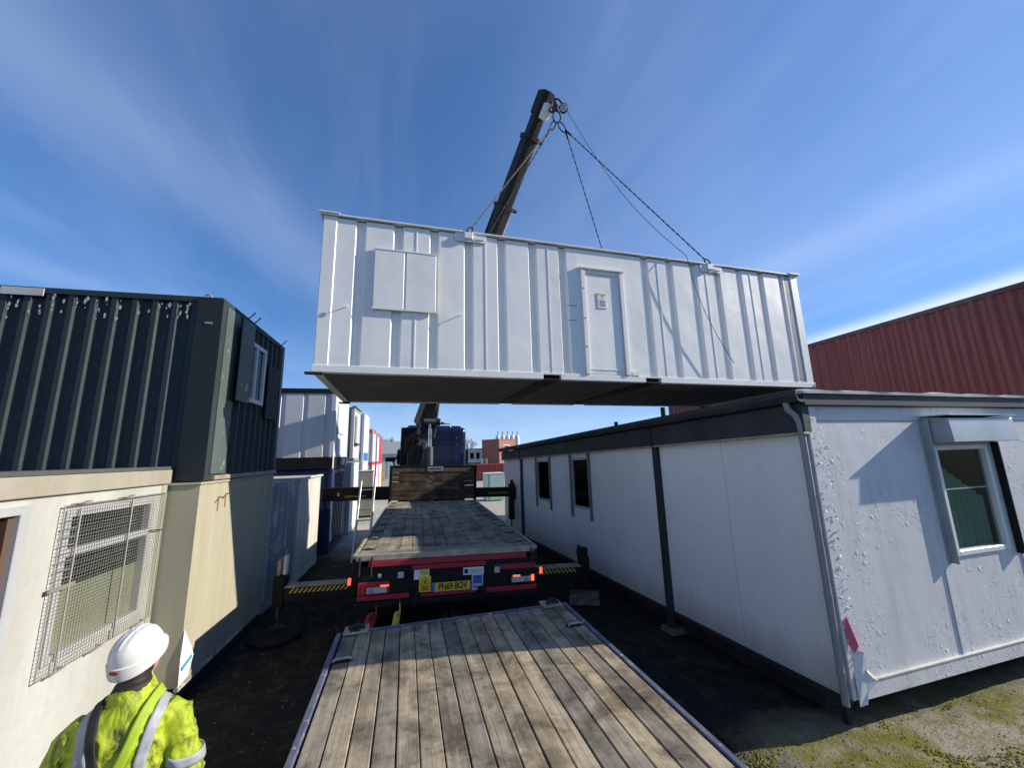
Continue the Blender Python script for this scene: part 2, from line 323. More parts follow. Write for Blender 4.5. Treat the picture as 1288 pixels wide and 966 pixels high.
# ------------------------------------------------------------------ mesh helpers
class MB:
    def __init__(s): s.v = []; s.f = []
    def hexa(s, p):
        b = len(s.v); s.v += [Vector(q) for q in p]
        s.f += [tuple(b+i for i in q) for q in ((0, 3, 2, 1), (4, 5, 6, 7), (0, 1, 5, 4), (1, 2, 6, 5), (2, 3, 7, 6), (3, 0, 4, 7))]
        return s
    def box(s, x0, x1, y0, y1, z0, z1):
        return s.hexa([(x0, y0, z0), (x1, y0, z0), (x1, y1, z0), (x0, y1, z0), (x0, y0, z1), (x1, y0, z1), (x1, y1, z1), (x0, y1, z1)])
    def bar(s, a, b, w, h, upv=(0, 0, 1)):
        a, b = Vector(a), Vector(b); d = (b-a).normalized(); u = Vector(upv)
        if abs(d.dot(u)) > .98: u = Vector((0, 1, 0))
        x = d.cross(u).normalized(); y = x.cross(d).normalized()
        P = []
        for c in (a, b):
            P += [c-x*w/2-y*h/2, c+x*w/2-y*h/2, c+x*w/2+y*h/2, c-x*w/2+y*h/2]
        return s.hexa(P)
    def tube(s, pts, r, n=8, caps=True, closed=False):
        pts = [Vector(p) for p in pts]; N = len(pts); b = len(s.v); rr = r if isinstance(r, (list, tuple)) else [r]*N
        prev = None
        for i, p in enumerate(pts):
            if closed: d = (pts[(i+1) % N]-pts[i-1]).normalized()
            else: d = (pts[min(i+1, N-1)]-pts[max(i-1, 0)]).normalized()
            if prev is None:
                u = Vector((0, 0, 1)) if abs(d.z) < .9 else Vector((0, 1, 0)); x = d.cross(u).normalized()
            else: x = (prev-d*prev.dot(d)).normalized()
            prev = x; y = d.cross(x)
            for k in range(n):
                a = 2*math.pi*k/n; s.v.append(p+(x*math.cos(a)+y*math.sin(a))*rr[i])
        for i in range(N if closed else N-1):
            j = (i+1) % N
            for k in range(n): s.f.append((b+i*n+k, b+i*n+(k+1) % n, b+j*n+(k+1) % n, b+j*n+k))
        if caps and not closed:
            s.f.append(tuple(b+k for k in range(n))[::-1]); s.f.append(tuple(b+(N-1)*n+k for k in range(n)))
        return s
    def cyl(s, a, b, r, n=16, r2=None): return s.tube([a, b], [r, r if r2 is None else r2], n)
    def quad(s, *p):
        b = len(s.v); s.v += [Vector(q) for q in p]; s.f.append(tuple(range(b, b+len(p)))); return s
    def corr(s, O, u, prof, n, h, upv=(0, 0, 1), t=0):
        """pressed sheet: prof = [(distance along u, depth inwards)]"""
        O, u, n, w = Vector(O), Vector(u), Vector(n), Vector(upv); b = len(s.v)
        for d, dep in prof:
            p = O+u*d-n*dep; s.v += [p, p+w*h]
        for i in range(len(prof)-1): s.f.append((b+2*i, b+2*i+2, b+2*i+3, b+2*i+1))
        return s
    def lathe(s, prof, c, n=24, axis=2):
        b = len(s.v); c = Vector(c)
        for r, z in prof:
            for k in range(n):
                a = 2*math.pi*k/n; q = [r*math.cos(a), r*math.sin(a), z]
                if axis == 0: q = [q[2], q[0], q[1]]
                if axis == 1: q = [q[0], q[2], q[1]]
                s.v.append(c+Vector(q))
        for i in range(len(prof)-1):
            for k in range(n): s.f.append((b+i*n+k, b+i*n+(k+1) % n, b+(i+1)*n+(k+1) % n, b+(i+1)*n+k))
        s.f.append(tuple(b+k for k in range(n))[::-1]); s.f.append(tuple(b+(len(prof)-1)*n+k for k in range(n)))
        return s
    def xf(s, fn): s.v = [Vector(fn(v)) for v in s.v]; return s
    def build(s, name, mat, parent=None, world=True, bev=0, smooth=False, recalc=True):
        me = bpy.data.meshes.new(name)
        vs_ = s.v
        if parent is not None and world:
            inv = wmat(parent).inverted(); vs_ = [inv @ v for v in vs_]
        me.from_pydata([tuple(v) for v in vs_], [], s.f)
        if recalc:
            bm = bmesh.new(); bm.from_mesh(me); bmesh.ops.recalc_face_normals(bm, faces=bm.faces)
            if bev: 
                ed = [e for e in bm.edges if len(e.link_faces) == 2 and e.calc_face_angle(0) > .6]
                if ed: bmesh.ops.bevel(bm, geom=ed, offset=bev, segments=1, affect='EDGES', clamp_overlap=True)
            bm.to_mesh(me); bm.free()
        if smooth: me.polygons.foreach_set('use_smooth', [True]*len(me.polygons)); me.set_sharp_from_angle(angle=R(38))
        return obj(name, me, mat, parent)
def wmat(o):
    l = o.get('_w')
    m = Matrix.LocRotScale(o.location, o.rotation_euler, None)
    return wmat(o.parent) @ m if o.parent else m
def obj(name, me, mat, parent=None):
    o = bpy.data.objects.new(name, me); col.objects.link(o)
    if mat is not None: me.materials.append(M[mat] if isinstance(mat, str) else mat)
    if parent is not None: o.parent = parent
    return o
def tag(o, label, cat, group=None):
    o['label'] = label; o['category'] = cat
    if group: o['group'] = group
    return o
def thing(name, label, cat, loc=(0, 0, 0), rot=(0, 0, 0), group=None):
    o = bpy.data.objects.new(name, None); col.objects.link(o); o.location = loc; o.rotation_euler = rot
    o.empty_display_size = .2
    return tag(o, label, cat, group)
def struct(o): o['kind'] = 'structure'; return o
def stuff(o): o['kind'] = 'stuff'; return o
def B(*a): return MB().box(*a)
def text(name, s, size, mat, parent, loc, rot, bold=0, ext=.001, align='CENTER', sx=1):
    cu = bpy.data.curves.new(name, 'FONT'); cu.body = s; cu.size = size; cu.align_x = align; cu.align_y = 'CENTER'; cu.extrude = ext; cu.offset = bold
    t = bpy.data.objects.new(name, cu); col.objects.link(t)
    me = bpy.data.meshes.new_from_object(t); bpy.data.objects.remove(t); bpy.data.curves.remove(cu)
    me.name = name; me.materials.clear()
    mm = Matrix.LocRotScale(Vector(loc), Euler(rot), Vector((sx, 1, 1))); me.transform(mm)
    return obj(name, me, mat, parent)
def prof_trap(L, period, dep, flat=.36, slope=.14, start=0, skip=None):
    """outer flats with recessed channels"""
    p = [(0, 0)]; c = start+period/2
    fl = period*(.5-flat); sl = period*slope
    while c+fl+sl < L:
        if not (skip and skip(c)):
            p += [(c-fl, 0), (c-fl+sl, dep), (c+fl-sl, dep), (c+fl, 0)]
        c += period
    p.append((L, 0)); return p

# ------------------------------------------------------------------ ground
def ground_mat():
    m, nt, b = newmat('yard_ground'); T = NT(nt)
    v = T.coord(kind='Object')
    sx = T.new('ShaderNodeSeparateXYZ'); T.link(v, sx.inputs[0])
    big = T.noise(v, .8, 6, .6, .3); mid = T.noise(v, 4.5, 6, .65); fine = T.noise(v, 55, 4, .7); med = T.noise(v, 18, 5, .7, .5)
    asph = T.mix(T.range(fine, .35, .7), (.010, .0095, .009), (.032, .030, .028))  # near-black tarmac, shade of the lane included in the colour
    asph = T.mix(T.math('MULTIPLY', T.range(mid, .5, .72), .5), asph, (.075, .064, .047))
    sand = T.mix(T.range(fine, .3, .7), (.19, .165, .12), (.38, .335, .255))
    moss = T.mix(T.range(med, .3, .7), (.065, .068, .009), (.22, .21, .028))
    conc = T.mix(T.range(mid, .3, .7), (.34, .31, .26), (.46, .43, .37))
    # compacted grit and moss on the right, tarmac with the lane's shade in its dark colour, pale slab further back
    right = T.range(T.math('ADD', sx.outputs[0], T.math('MULTIPLY', mid, 1.2)), 3.4, 4.0)  # grit edge drawn in so the shadowed lane stays black
    near = T.math('MULTIPLY', T.range(T.math('ADD', sx.outputs[1], T.math('MULTIPLY', mid, .8)), 4.3, 3.7), T.range(T.math('ADD', sx.outputs[1], big), .6, 1.6))
    rn = T.math('MULTIPLY', T.math('MULTIPLY', right, near), T.range(sx.outputs[0], 10, 9))  # grit cut off out of view to darken the window's reflection
    a = T.mix(rn, asph, sand)
    mossf = T.math('MULTIPLY', T.range(T.math('ADD', T.math('MULTIPLY', big, .6), T.math('MULTIPLY', mid, .5)), .47, .60), T.math('ADD', T.math('MULTIPLY', rn, .9), .06))
    ml = T.math('MULTIPLY', T.range(sx.outputs[0], -.9, -1.5), T.math('MULTIPLY', T.range(T.math('ADD', T.math('MULTIPLY', big, .5), T.math('MULTIPLY', mid, .5)), .50, .64), .28))
    a = T.mix(T.math('MAXIMUM', mossf, ml), a, moss)
    far = T.range(T.math('ADD', sx.outputs[1], T.math('MULTIPLY', big, 2.5)), 13.5, 15.5)
    a = T.mix(far, a, conc)
    T.link(a, b.inputs['Base Color']); b.inputs['Roughness'].default_value = .92; b.inputs['Specular IOR Level'].default_value = .1
    h = T.bump(fine, .6, .010); h = T.bump(med, .6, .025, h); T.link(h, b.inputs['Normal'])
    return m
M['ground'] = ground_mat()
def axis(lo, hi, step, far):
    a = [-far, -far*.4, lo-30, lo-8, lo-2]; x = lo
    while x < hi: a.append(x); x += step
    return a+[hi, hi+2, hi+8, hi+30, far*.4, far]
gx = axis(-3.4, 10, .07, 900); gy = axis(.5, 9.5, .07, 900)
gv, gf = [], []
for y in gy:
    for x in gx:
        z = 0
        if -3.4 < x < 10 and .5 < y < 9.5:
            z = .020*mnoise.noise(Vector((x*1.3, y*1.3, 0)))+.012*mnoise.noise(Vector((x*5, y*5, 3)))
            if x > 3: z += .02*abs(mnoise.noise(Vector((x*9, y*9, 7))))*min(1, x-3)
        gv.append((x, y, z-.012))
nx = len(gx)
for j in range(len(gy)-1):
    for i in range(nx-1): gf.append((j*nx+i, j*nx+i+1, (j+1)*nx+i+1, (j+1)*nx+i))
me = bpy.data.meshes.new('ground'); me.from_pydata(gv, [], gf); me.polygons.foreach_set('use_smooth', [True]*len(me.polygons))
struct(obj('ground', me, 'ground'))
# loose grit and moss tufts, too many to count
def scatter(name, mat, n, region, size, flat, label, cat):
    mb = MB()
    for i in range(n):
        x, y = region(); s = random.uniform(*size)
        c = Vector((x, y, .004)); a = random.random()*6.28; k = random.randint(5, 6); b = len(mb.v)
        for q in range(k):
            t = a+q*6.283/k; rr = s*random.uniform(.7, 1.2); mb.v.append(c+Vector((math.cos(t)*rr, math.sin(t)*rr*random.uniform(.6, 1), -.004)))
        mb.v.append(c+Vector((random.uniform(-.3, .3)*s, random.uniform(-.3, .3)*s, s*flat)))
        for q in range(k): mb.f.append((b+q, b+(q+1) % k, b+k))
    o = mb.build(name, mat, recalc=False); stuff(o); return tag(o, label, cat)
def reg_right():
    while True:
        x, y = random.uniform(2.2, 8), random.uniform(1.9, 3.5)
        if random.random() < min(1, (x-2)/1.4): return x, y
def reg_moss():
    while True:
        x, y = random.uniform(2.6, 8), random.uniform(1.7, 3.45)
        if mnoise.noise(Vector((x*1.4, y*1.4, 5))) > -.02: return x, y
def reg_left():
    return random.uniform(-2.6, -.8), random.uniform(2.6, 11)
scatter('grit', 'stone', 2600, reg_right, (.003, .011), .4, 'pale loose grit scattered over the ground by the grey office corner', 'grit')
scatter('moss', 'moss_clump', 5000, reg_moss, (.006, .020), .22, 'yellow green moss tufts on the sunlit ground at bottom right', 'moss')
scatter('lane_grit', 'stone', 350, reg_left, (.003, .011), .5, 'small stones and scraps on the dark lane left of the trailer', 'grit')

# ------------------------------------------------------------------ generic steel container
def container(name, label, x0, x1, y0, y1, z0, z1, wall, rail=None, post=None, period=.28, dep=.038, group=None, faces='nersb', topband=None, baseband=None, rh=.11, cat='container', flat=.13, slope=.24, rz=0, castings=True, front_mat=None, end_mat=None):
    rail = rail or wall; post = post or rail
    t = thing(name, label, cat, ((x0+x1)/2, (y0+y1)/2, z0), (0, 0, rz), group)
    if rz == 0: W = lambda mb, *a, **k: mb.build(*a, **k)
    pw = .13
    c = .06
    B(x0+c+.02, x1-c-.02, y0+c+.02, y1-c-.02, z0+.09, z1-.06).build('light_blocker', 'interior', t)  # unseen dark core added to block light behind the sheets
    B(x0+.02, x1-.02, y0+.02, y1-.02, z1-.04, z1-.012).build('roof', rail, t)
    B(x0+.05, x1-.05, y0+.05, y1-.05, z0+.03, z0+.085).build('floor', 'underside', t)
    zb, zt = z0+(baseband[1] if baseband else rh), z1-(topband[1] if topband else rh)
    h = zt-zb
    pr = prof_trap(x1-x0-2*pw, period, dep, flat, slope); pe = prof_trap(y1-y0-2*pw, period, dep, flat, slope)
    MB().corr((x0+pw, y0+.012, zb), (1, 0, 0), pr, (0, -1, 0), h).build('side_panel', front_mat or wall, t, recalc=False)
    MB().corr((x1-pw, y1-.012, zb), (-1, 0, 0), pr, (0, 1, 0), h).build('side_panel', wall, t, recalc=False)
    MB().corr((x1-.012, y0+pw, zb), (0, 1, 0), pe, (1, 0, 0), h).build('end_panel', end_mat or wall, t, recalc=False)
    MB().corr((x0+.012, y1-pw, zb), (0, -1, 0), pe, (-1, 0, 0), h).build('end_panel', wall, t, recalc=False)
    for xa, xb in ((x0, x0+pw), (x1-pw, x1)):
        for ya, yb in ((y0, y0+pw), (y1-pw, y1)):
            B(xa, xb, ya, yb, z0, z1).build('corner_post', post, t, bev=.008)
    for (m_, za, zc) in (((topband[0] if topband else rail), zt, z1-.002), ((baseband[0] if baseband else rail), z0+.002, zb)):
        n_ = 'top_rail' if za == zt else 'bottom_rail'
        B(x0+pw, x1-pw, y0+.004, y0+.07, za, zc).build(n_, m_, t); B(x0+pw, x1-pw, y1-.07, y1-.004, za, zc).build(n_, m_, t)
        B(x0+.004, x0+.07, y0+pw, y1-pw, za, zc).build(n_, m_, t); B(x1-.07, x1-.004, y0+pw, y1-pw, za, zc).build(n_, m_, t)
    if castings:
        for xa in (x0-.006, x1-.10):
            for ya in (y0-.006, y1-.15):
                for za in (z0-.004, z1-.10): B(xa, xa+.106, ya, ya+.156, za, za+.108).build('corner_casting', post, t, bev=.01)
    return t

# ------------------------------------------------------------------ the hanging cabin
HL, HW, HH = 9.63, 3.20, 2.55
HO, HRZ = (-1.52, 5.95, 3.965), .038
cab_t = thing('site_cabin', 'long white steel site cabin with shutters and door, hanging in the air from the crane', 'site cabin', HO, (0, .004, HRZ))
def HB(*a): return MB().box(*a)
L = dict(parent=cab_t, world=False)
skipz = lambda c: 4.22 < c < 5.33
pf = [(0, 0)]
c = .555
while c < HL-.45:
    if not skipz(c): pf += [(c-.082, 0), (c-.05, .05), (c+.05, .05), (c+.082, 0)]
    # raised lap seam on every other flat
    k = c+.2875
    if int(round((c-.555)/.575)) % 2 == 1 and not skipz(k): pf += [(k-.012, 0), (k-.010, -.007), (k+.010, -.007), (k+.012, 0)]
    c += .575
pf.append((HL-.4, 0))
MB().corr((.2, 0.012, .11), (1, 0, 0), [(max(a-.2, 0), b) for a, b in pf if a >= .2 or a == 0], (0, -1, 0), HH-.16).build('long_wall', 'cabin_white', recalc=False, **L)
MB().corr((HL-.2, HW-.012, .11), (-1, 0, 0), [(max(a-.2, 0), b) for a, b in pf if a >= .2 or a == 0], (0, 1, 0), HH-.16).build('long_wall', 'cabin_white', recalc=False, **L)
pe = prof_trap(HW-.4, .56, .05, .37, .055)
MB().corr((HL-.012, .2, .11), (0, 1, 0), pe, (1, 0, 0), HH-.16).build('end_wall', 'cabin_white', recalc=False, **L)
MB().corr((.012, HW-.2, .11), (0, -1, 0), pe, (-1, 0, 0), HH-.16).build('end_wall', 'cabin_white', recalc=False, **L)
HB(.09, HL-.09, .09, HW-.09, .06, HH-.06).build('light_blocker', 'interior', **L)  # hidden core added so no light passes the wall sheets
for x in (0, HL-.2):
    for y in (0, HW-.2): HB(x, x+.2, y, y+.2, .10, HH-.03).build('corner_post', 'cabin_trim', bev=.012, **L)
# last flat beside the right post
HB(-.05, HL+.05, -.03, HW+.03, HH-.03, HH).build('roof', 'cabin_trim', bev=.006, **L)
HB(-.06, .24, -.045, .24, HH, HH+.02).build('corner_cap', 'cabin_trim', **L); HB(HL-.24, HL+.06, -.045, .24, HH, HH+.02).build('corner_cap', 'cabin_trim', **L)
# base rail broken by the fork pockets
segs = [(-.02, 3.54), (3.86, 5.53), (5.85, HL+.02)]
for a, b in segs:
    HB(a, b, -.012, .10, 0, .112).build('base_rail', 'cabin_trim', bev=.006, **L); HB(a, b, HW-.10, HW+.012, 0, .112).build('base_rail', 'cabin_trim', bev=.006, **L)
for a, b in ((3.54, 3.86), (5.53, 5.85)):
    HB(a+.002, b-.002, .06, HW-.06, .012, .10).build('fork_pocket', 'black', **L)  # black fill stands in for the shade inside each pocket
    HB(a+.001, b-.001, -.010, .10, .085, .112).build('pocket_lintel', 'cabin_trim', **L); HB(a+.001, b-.001, -.010, .10, -.004, .012).build('pocket_sill', 'steel_dark', **L)
HB(-.02, .10, .10, HW-.10, 0, .11).build('base_rail', 'cabin_trim', **L); HB(HL-.10, HL+.02, .10, HW-.10, 0, .11).build('base_rail', 'cabin_trim', **L)
HB(-.10, .12, -.03, .07, -.03, -.002).build('base_foot', 'steel_dark', **L); HB(-.10, .12, HW-.07, HW+.03, -.03, -.002).build('base_foot', 'steel_dark', **L)
HB(HL-.12, HL+.06, HW-.07, HW+.03, -.03, -.002).build('base_foot', 'steel_dark', **L)
HB(.10, HL-.10, .10, HW-.10, .03, .058).build('floor_pan', 'underside', **L)
for i in range(15):
    x = .45+i*.62
    if any(a-.1 < x < b+.1 for a, b in ((3.54, 3.86), (5.53, 5.85))): continue
    HB(x, x+.05, .10, HW-.10, .022, .03).build('floor_joist', 'underside', **L)
# window shutters
for a, b, n in ((.78, 1.235, 0), (1.265, 1.735, 1)):
    s_ = HB(a, b, -.030, .012, 1.05, 2.02).build('shutter', 'cabin_white', bev=.006, **L)
HB(1.235, 1.265, -.018, .012, 1.06, 2.02).build('shutter_mullion', 'cabin_trim', **L)
HB(.765, 1.75, -.036, .0, 2.021, 2.045).build('shutter_drip', 'cabin_trim', **L)
HB(.765, 1.75, -.036, .0, 1.022, 1.048).build('shutter_sill', 'cabin_trim', **L)
# rods with eyes for the shutter stays
for x in (.40, 2.14):
    MB().tube([(x, .02, 1.03), (x, -.045, 1.03)], .008, 8).tube([(x+.03*math.cos(t), -.06, 1.03+.03*math.sin(t)) for t in [k*.5236 for k in range(12)]], .006, 6, closed=True).build('stay_eye', 'cabin_trim', smooth=True, **L)
# door
HB(4.34, 4.42, -.035, .012, .115, 2.10).build('door_jamb', 'cabin_trim', bev=.006, **L)
HB(5.13, 5.21, -.035, .012, .115, 2.10).build('door_jamb', 'cabin_trim', bev=.006, **L)
HB(4.31, 5.24, -.05, .012, 2.101, 2.14).build('door_head', 'cabin_trim', bev=.006, **L)
HB(4.42, 5.13, -.012, .012, 2.02, 2.10).build('door_transom', 'cabin_trim', **L)
dr = HB(4.425, 5.125, .0, .010, .125, 2.015).build('door', 'cabin_white', bev=.004, **L)
for a, b, c, d in ((4.44, 4.455, .2, 1.96), (5.085, 5.10, .2, 1.96)): HB(a, b, -.008, -.0005, c, d).build('door_bead', 'cabin_trim', parent=dr, world=False)
HB(4.456, 5.084, -.008, -.0006, .20, .215).build('door_bead', 'cabin_trim', parent=dr, world=False)
for z in (.62, 1.15, 1.72):
    MB().cyl((4.39, -.055, z), (4.39, -.03, z), .016, 10).build('lock_boss', 'cabin_trim', parent=dr, world=False, smooth=True)
for z in (.4, 1.6): HB(5.10, 5.126, -.020, -.001, z, z+.09).build('hinge', 'cabin_trim', parent=dr, world=False)
nb = HB(4.66, 4.84, -.012, -.001, 1.36, 1.66).build('notice', 'white', bev=.003, **L)
HB(4.672, 4.828, -.015, -.0125, 1.625, 1.65).build('notice_band', 'sticker_lime', parent=nb, world=False)
for k, (z, w) in enumerate(((1.60, .05), (1.555, .02), (1.50, .10), (1.475, .12), (1.45, .11), (1.425, .12), (1.40, .09))):
    HB(4.75-w/2, 4.75+w/2, -.0148, -.0122, z, z+.010).build('notice_line', 'office_strip', parent=nb, world=False)
HB(4.05, 4.24, .004, .014, 1.37, 1.378).build('scribe_mark', 'office_strip', **L); HB(4.05, 4.22, .004, .014, 1.09, 1.098).build('scribe_mark', 'office_strip', **L)
HB(5.27, 5.40, -.02, .012, .115, .19).build('socket_box', 'cabin_trim', **L)
# lifting lugs
LUGS = []
for x in (2.27, 7.26):
    for y, s in ((-.0, -1), (HW, 1)):
        HB(x-.07, x+.07, min(y-.02*s, y+.06*s), max(y-.02*s, y+.06*s), HH-.15, HH-.035).build('lifting_lug', 'cabin_trim', bev=.006, **L)
        HB(x+.14, x+.27, min(y, y+.03*s), max(y, y+.03*s), HH-.14, HH-.10).build('lug_stop', 'cabin_trim', **L)
        HB(x-.22, x+.32, min(y+.001, y+.012*s), max(y-.001, y+.012*s), HH-.19, HH-.031).build('lug_plate', 'cabin_trim', **L)
        LUGS.append(wmat(cab_t) @ Vector((x, y+.04*s, HH-.03)))

# ------------------------------------------------------------------ slings and tag line
HOOK = Vector((3.17, 7.62, 10.90))
sl = thing('chain_sling', 'four leg lifting sling running from the crane hook down to the white cabin', 'sling', HOOK)
def ring(c, a, r1, r2, t, n=20):
    """oval ring: long axis a, wire t"""
    c, a = Vector(c), Vector(a).normalized(); x = a.cross(Vector((0, 1, .2))).normalized()
    return MB().tube([c+a*r1*math.cos(k*6.283/n)+x*r2*math.sin(k*6.283/n) for k in range(n)], t, 8, closed=True)
ring(HOOK+Vector((0, 0, -.02)), (0.1, 0, 1), .17, .10, .018).build('master_link', 'steel_dark', sl, smooth=True)
J = [HOOK+Vector((-.16, .05, -.33)), HOOK+Vector((.20, .0, -.35))]
ring(HOOK+Vector((-.11, .02, -.27)), J[0]-HOOK, .13, .055, .013).build('coupling_link', 'steel_dark', sl, smooth=True)
ring(HOOK+Vector((.12, 0, -.29)), J[1]-HOOK, .16, .07, .014).build('coupling_link', 'steel_dark', sl, smooth=True)
def rope(a, b, r, turns, name, par, mat='rope'):
    a, b = Vector(a), Vector(b); d = (b-a); Ln = d.length; d.normalize(); x = d.cross(Vector((0, 0, 1))).normalized(); y = d.cross(x)
    mb = MB(); n = max(8, int(Ln*turns*5))
    for s in range(2):
        mb.tube([a+d*Ln*i/n+(x*math.cos(i/n*Ln*turns*6.283+s*math.pi)+y*math.sin(i/n*Ln*turns*6.283+s*math.pi))*r for i in range(n+1)], r*.95, 5)
    return mb.build(name, mat, par, smooth=True)
for k, lg in enumerate(LUGS):
    j = J[0] if k < 2 else J[1]
    MB().cyl(j+(lg-j).normalized()*.02, j+(lg-j).normalized()*.22, .024, 10).build('ferrule', 'steel_dark', sl, smooth=True)
    rope(j, lg+(j-lg).normalized()*.14, .0085, 3.2, 'sling_leg', sl)
    ring(lg+(j-lg).normalized()*.07+Vector((0, 0, 0)), j-lg, .075, .045, .013).build('hook', 'steel_dark', sl, smooth=True)

# ------------------------------------------------------------------ the lorry with its crane
LO = (.40, 5.75, 0)
lo = thing('crane_lorry', 'dark blue lorry with red trimmed plank bed and a raised crane boom', 'lorry', LO, (0, .024, 0))
K = dict(parent=lo, world=False)
BW, BT, BLn = 1.265, 1.425, 6.55
# bed: steel frame, planks
B(-BW, BW, .0, BLn, BT-.14, BT-.045).build('bed_frame', 'lorry_black', **K)
for s in (-1, 1):
    B(s*BW-.045 if s > 0 else -BW, s*BW if s > 0 else -BW+.045, .0, BLn, BT-.044, BT+.004).build('side_rave', 'worn_metal', bev=.004, **K)
B(-BW+.0455, BW-.0455, -.014, .045, BT-.075, BT+.002).build('rear_edge', 'worn_metal', bev=.006, **K)
tr = MB().box(-BW+.06, BW-.06, .048, .25, BT-.044, BT-.008)
for i in range(94):
    x = -BW+.07+i*.0255; tr.box(x, x+.011, .05, .248, BT-.008, BT-.001)
tr.build('rear_tread', 'worn_metal', **K)
nc = 14; pw = (2*BW-.12)/nc
for i in range(nc):
    x = -BW+.06+i*pw; y = .256; first = True
    while y < BLn-.05:
        ln = random.uniform(.45, 1.1) if first and i % 3 else random.uniform(1.0, 2.2)
        first = False; y1 = min(y+ln, BLn-.01)
        if BLn-y1 < .35: y1 = BLn-.01
        dz = random.uniform(-.004, .003)
        B(x+.004, x+pw-.004, y, y1-.006, BT-.044, BT-.006+dz).build('bed_plank', 'bed_wood', bev=.004, **K)
        y = y1
# lashing points down both edges
for s in (-1, 1):
    for i in range(9):
        y = .35+i*.72
        pt = B(s*(BW-.16)-.075, s*(BW-.16)+.075, y-.035, y+.035, BT-.004, BT+.004).build('lashing_plate', 'steel_dark', bev=.002, **K)
        MB().tube([(s*(BW-.16)-.05, y, BT+.006), (s*(BW-.16)-.03, y, BT+.022), (s*(BW-.16)+.03, y, BT+.022), (s*(BW-.16)+.05, y, BT+.006)], .008, 6).build('lashing_ring', 'worn_metal', parent=pt, world=False, smooth=True)
# headboard
hy = BLn+.02
for s in (-1, 1): B(s*BW-.04, s*BW+.04, hy-.02, hy+.10, 1.3, 2.47).build('headboard_post', 'lorry_black', bev=.006, **K)
z = BT+.02
for i in range(7):
    B(-BW+.045, BW-.045, hy+random.uniform(-.014, .008), hy+.045, z+.007, z+.130).build('headboard_plank', 'head_wood', bev=.004, **K); z += .136
B(-BW+.0405, BW-.0405, hy-.012, hy+.09, z, z+.07).build('headboard_rail', 'lorry_black', bev=.005, **K)
hp = B(-.20, .27, hy-.022, hy-.010, z-.10, z+.035).build('maker_plate', 'galv', **K)
B(-.15, .22, hy-.0245, hy-.0215, z-.052, z-.018).build('plate_print', 'steel_dark', parent=hp, world=False)
# rear valance
def rear(x0, x1, z0, z1, name, mat, d=.02, off=0, par=lo, bev=0): return B(x0, x1, -.002-d-off, -.002-off, z0, z1).build(name, mat, par, world=False, bev=bev)
B(-1.18, 1.24, .0, .10, .84, 1.349).build('rear_panel', 'lorry_black', **K)
rear(-1.06, 1.10, 1.275, 1.345, 'red_strip', 'lorry_red', .03, bev=.006)
rear(-.50, .50, 1.205, 1.265, 'red_strip', 'lorry_red', .025, bev=.005)
rear(-1.17, -.52, .875, .93, 'red_strip', 'lorry_red', .05, bev=.006)
rear(-.38, .38, .865, .905, 'red_strip', 'lorry_red', .04, bev=.006)
rear(.50, 1.24, .855, .915, 'red_strip', 'lorry_red', .05, bev=.006)
rear(-1.17, -.78, .935, 1.09, 'lamp_panel', 'lorry_red', .03, bev=.005)
rear(.62, 1.235, 1.13, 1.20, 'red_strip', 'lorry_red', .02, bev=.005)
rear(-1.2, 1.26, .78, .85, 'underrun_bar', 'lorry_black', .05, bev=.01)
for x in (-.45, .44): rear(x-.05, x+.05, .76, .95, 'underrun_bracket', 'lorry_black', .06)
for s, x0, x1 in ((-1, -1.09, -.79), (1, .87, 1.21)):
    tl = rear(x0-.02, x1+.02, .955, 1.065, 'tail_light', 'lens_red' if s < 0 else 'lorry_black', .055, bev=.008)
    a, b = (x0+.03, x1-.02) if s < 0 else (x0-.0, x1-.07)
    rear(a, b, .965, 1.035, 'reflector', 'lens_clear', .004, .056, tl)
    for k in range(2):
        cx = (a+.03+k*.035) if s < 0 else (b-.03-k*.035)
        v = MB(); 
        for z0, z1, sg in ((1.0, 1.028, 1), (.972, 1.0, -1)):
            zt_ = 1.0; xo = s*.024
            v.bar((cx-xo if s > 0 else cx-xo, -.0635, zt_+sg*.027), (cx+(0), -.0635, zt_), .004, .011, (0, 1, 0))
        v.build('chevron', 'black', tl, world=False)
    lx = (x0+.20) if s < 0 else x0+.02
    for k in range(3): rear(lx+k*.036, lx+k*.036+.030, 1.040, 1.058, 'lit_lamp', 'lamp_red', .004, .056, tl)
    if s > 0: MB().lathe([(0.0, -.018), (.018, -.018), (.022, 0), (0, 0)], (x1-.035, -.058, 1.01), 14, 1).build('lit_lamp', 'lamp_red', tl, world=False, smooth=True); rear(x1-.055, x1-.015, .97, 1.05, 'lit_lamp', 'lamp_red', .004, .056, tl)
# plate, stickers, work lights
npl = rear(-.235, .29, .915, 1.028, 'number_plate', 'plate_yellow', .006, .031, bev=.002)
rear(-.235, -.19, .917, 1.026, 'plate_band', 'sticker_blue', .002, .0375, npl)
text('plate_text', 'PN69 BOV', .115, 'black', npl, (.05, -.0405, .972), (math.pi/2, 0, 0), bold=.0024, sx=.74)
st = rear(-.40, -.245, .925, 1.12, 'warning_sticker', 'sticker_yellow', .003, .031)
v = MB(); 
for a, b in (((-.385, 1.02), (-.26, 1.02)), ((-.26, 1.02), (-.3225, 1.105)), ((-.3225, 1.105), (-.385, 1.02))): v.bar((a[0], -.0375, a[1]), (b[0], -.0375, b[1]), .003, .010, (0, 1, 0))
v.build('triangle_mark', 'black', st, world=False)
MB().lathe([(0, 0), (.014, .004), (.010, .022), (0, .034)], (-.3225, -.037, 1.034), 8).build('flame_mark', 'black', st, world=False)
for z, w in ((.985, .11), (.965, .09), (.945, .10)): rear(-.3225-w/2, -.3225+w/2, z, z+.010, 'print_line', 'black', .002, .0345, st)
sl_ = rear(-.47, -.27, 1.085, 1.205, 'hazard_label', 'white', .003, .028)
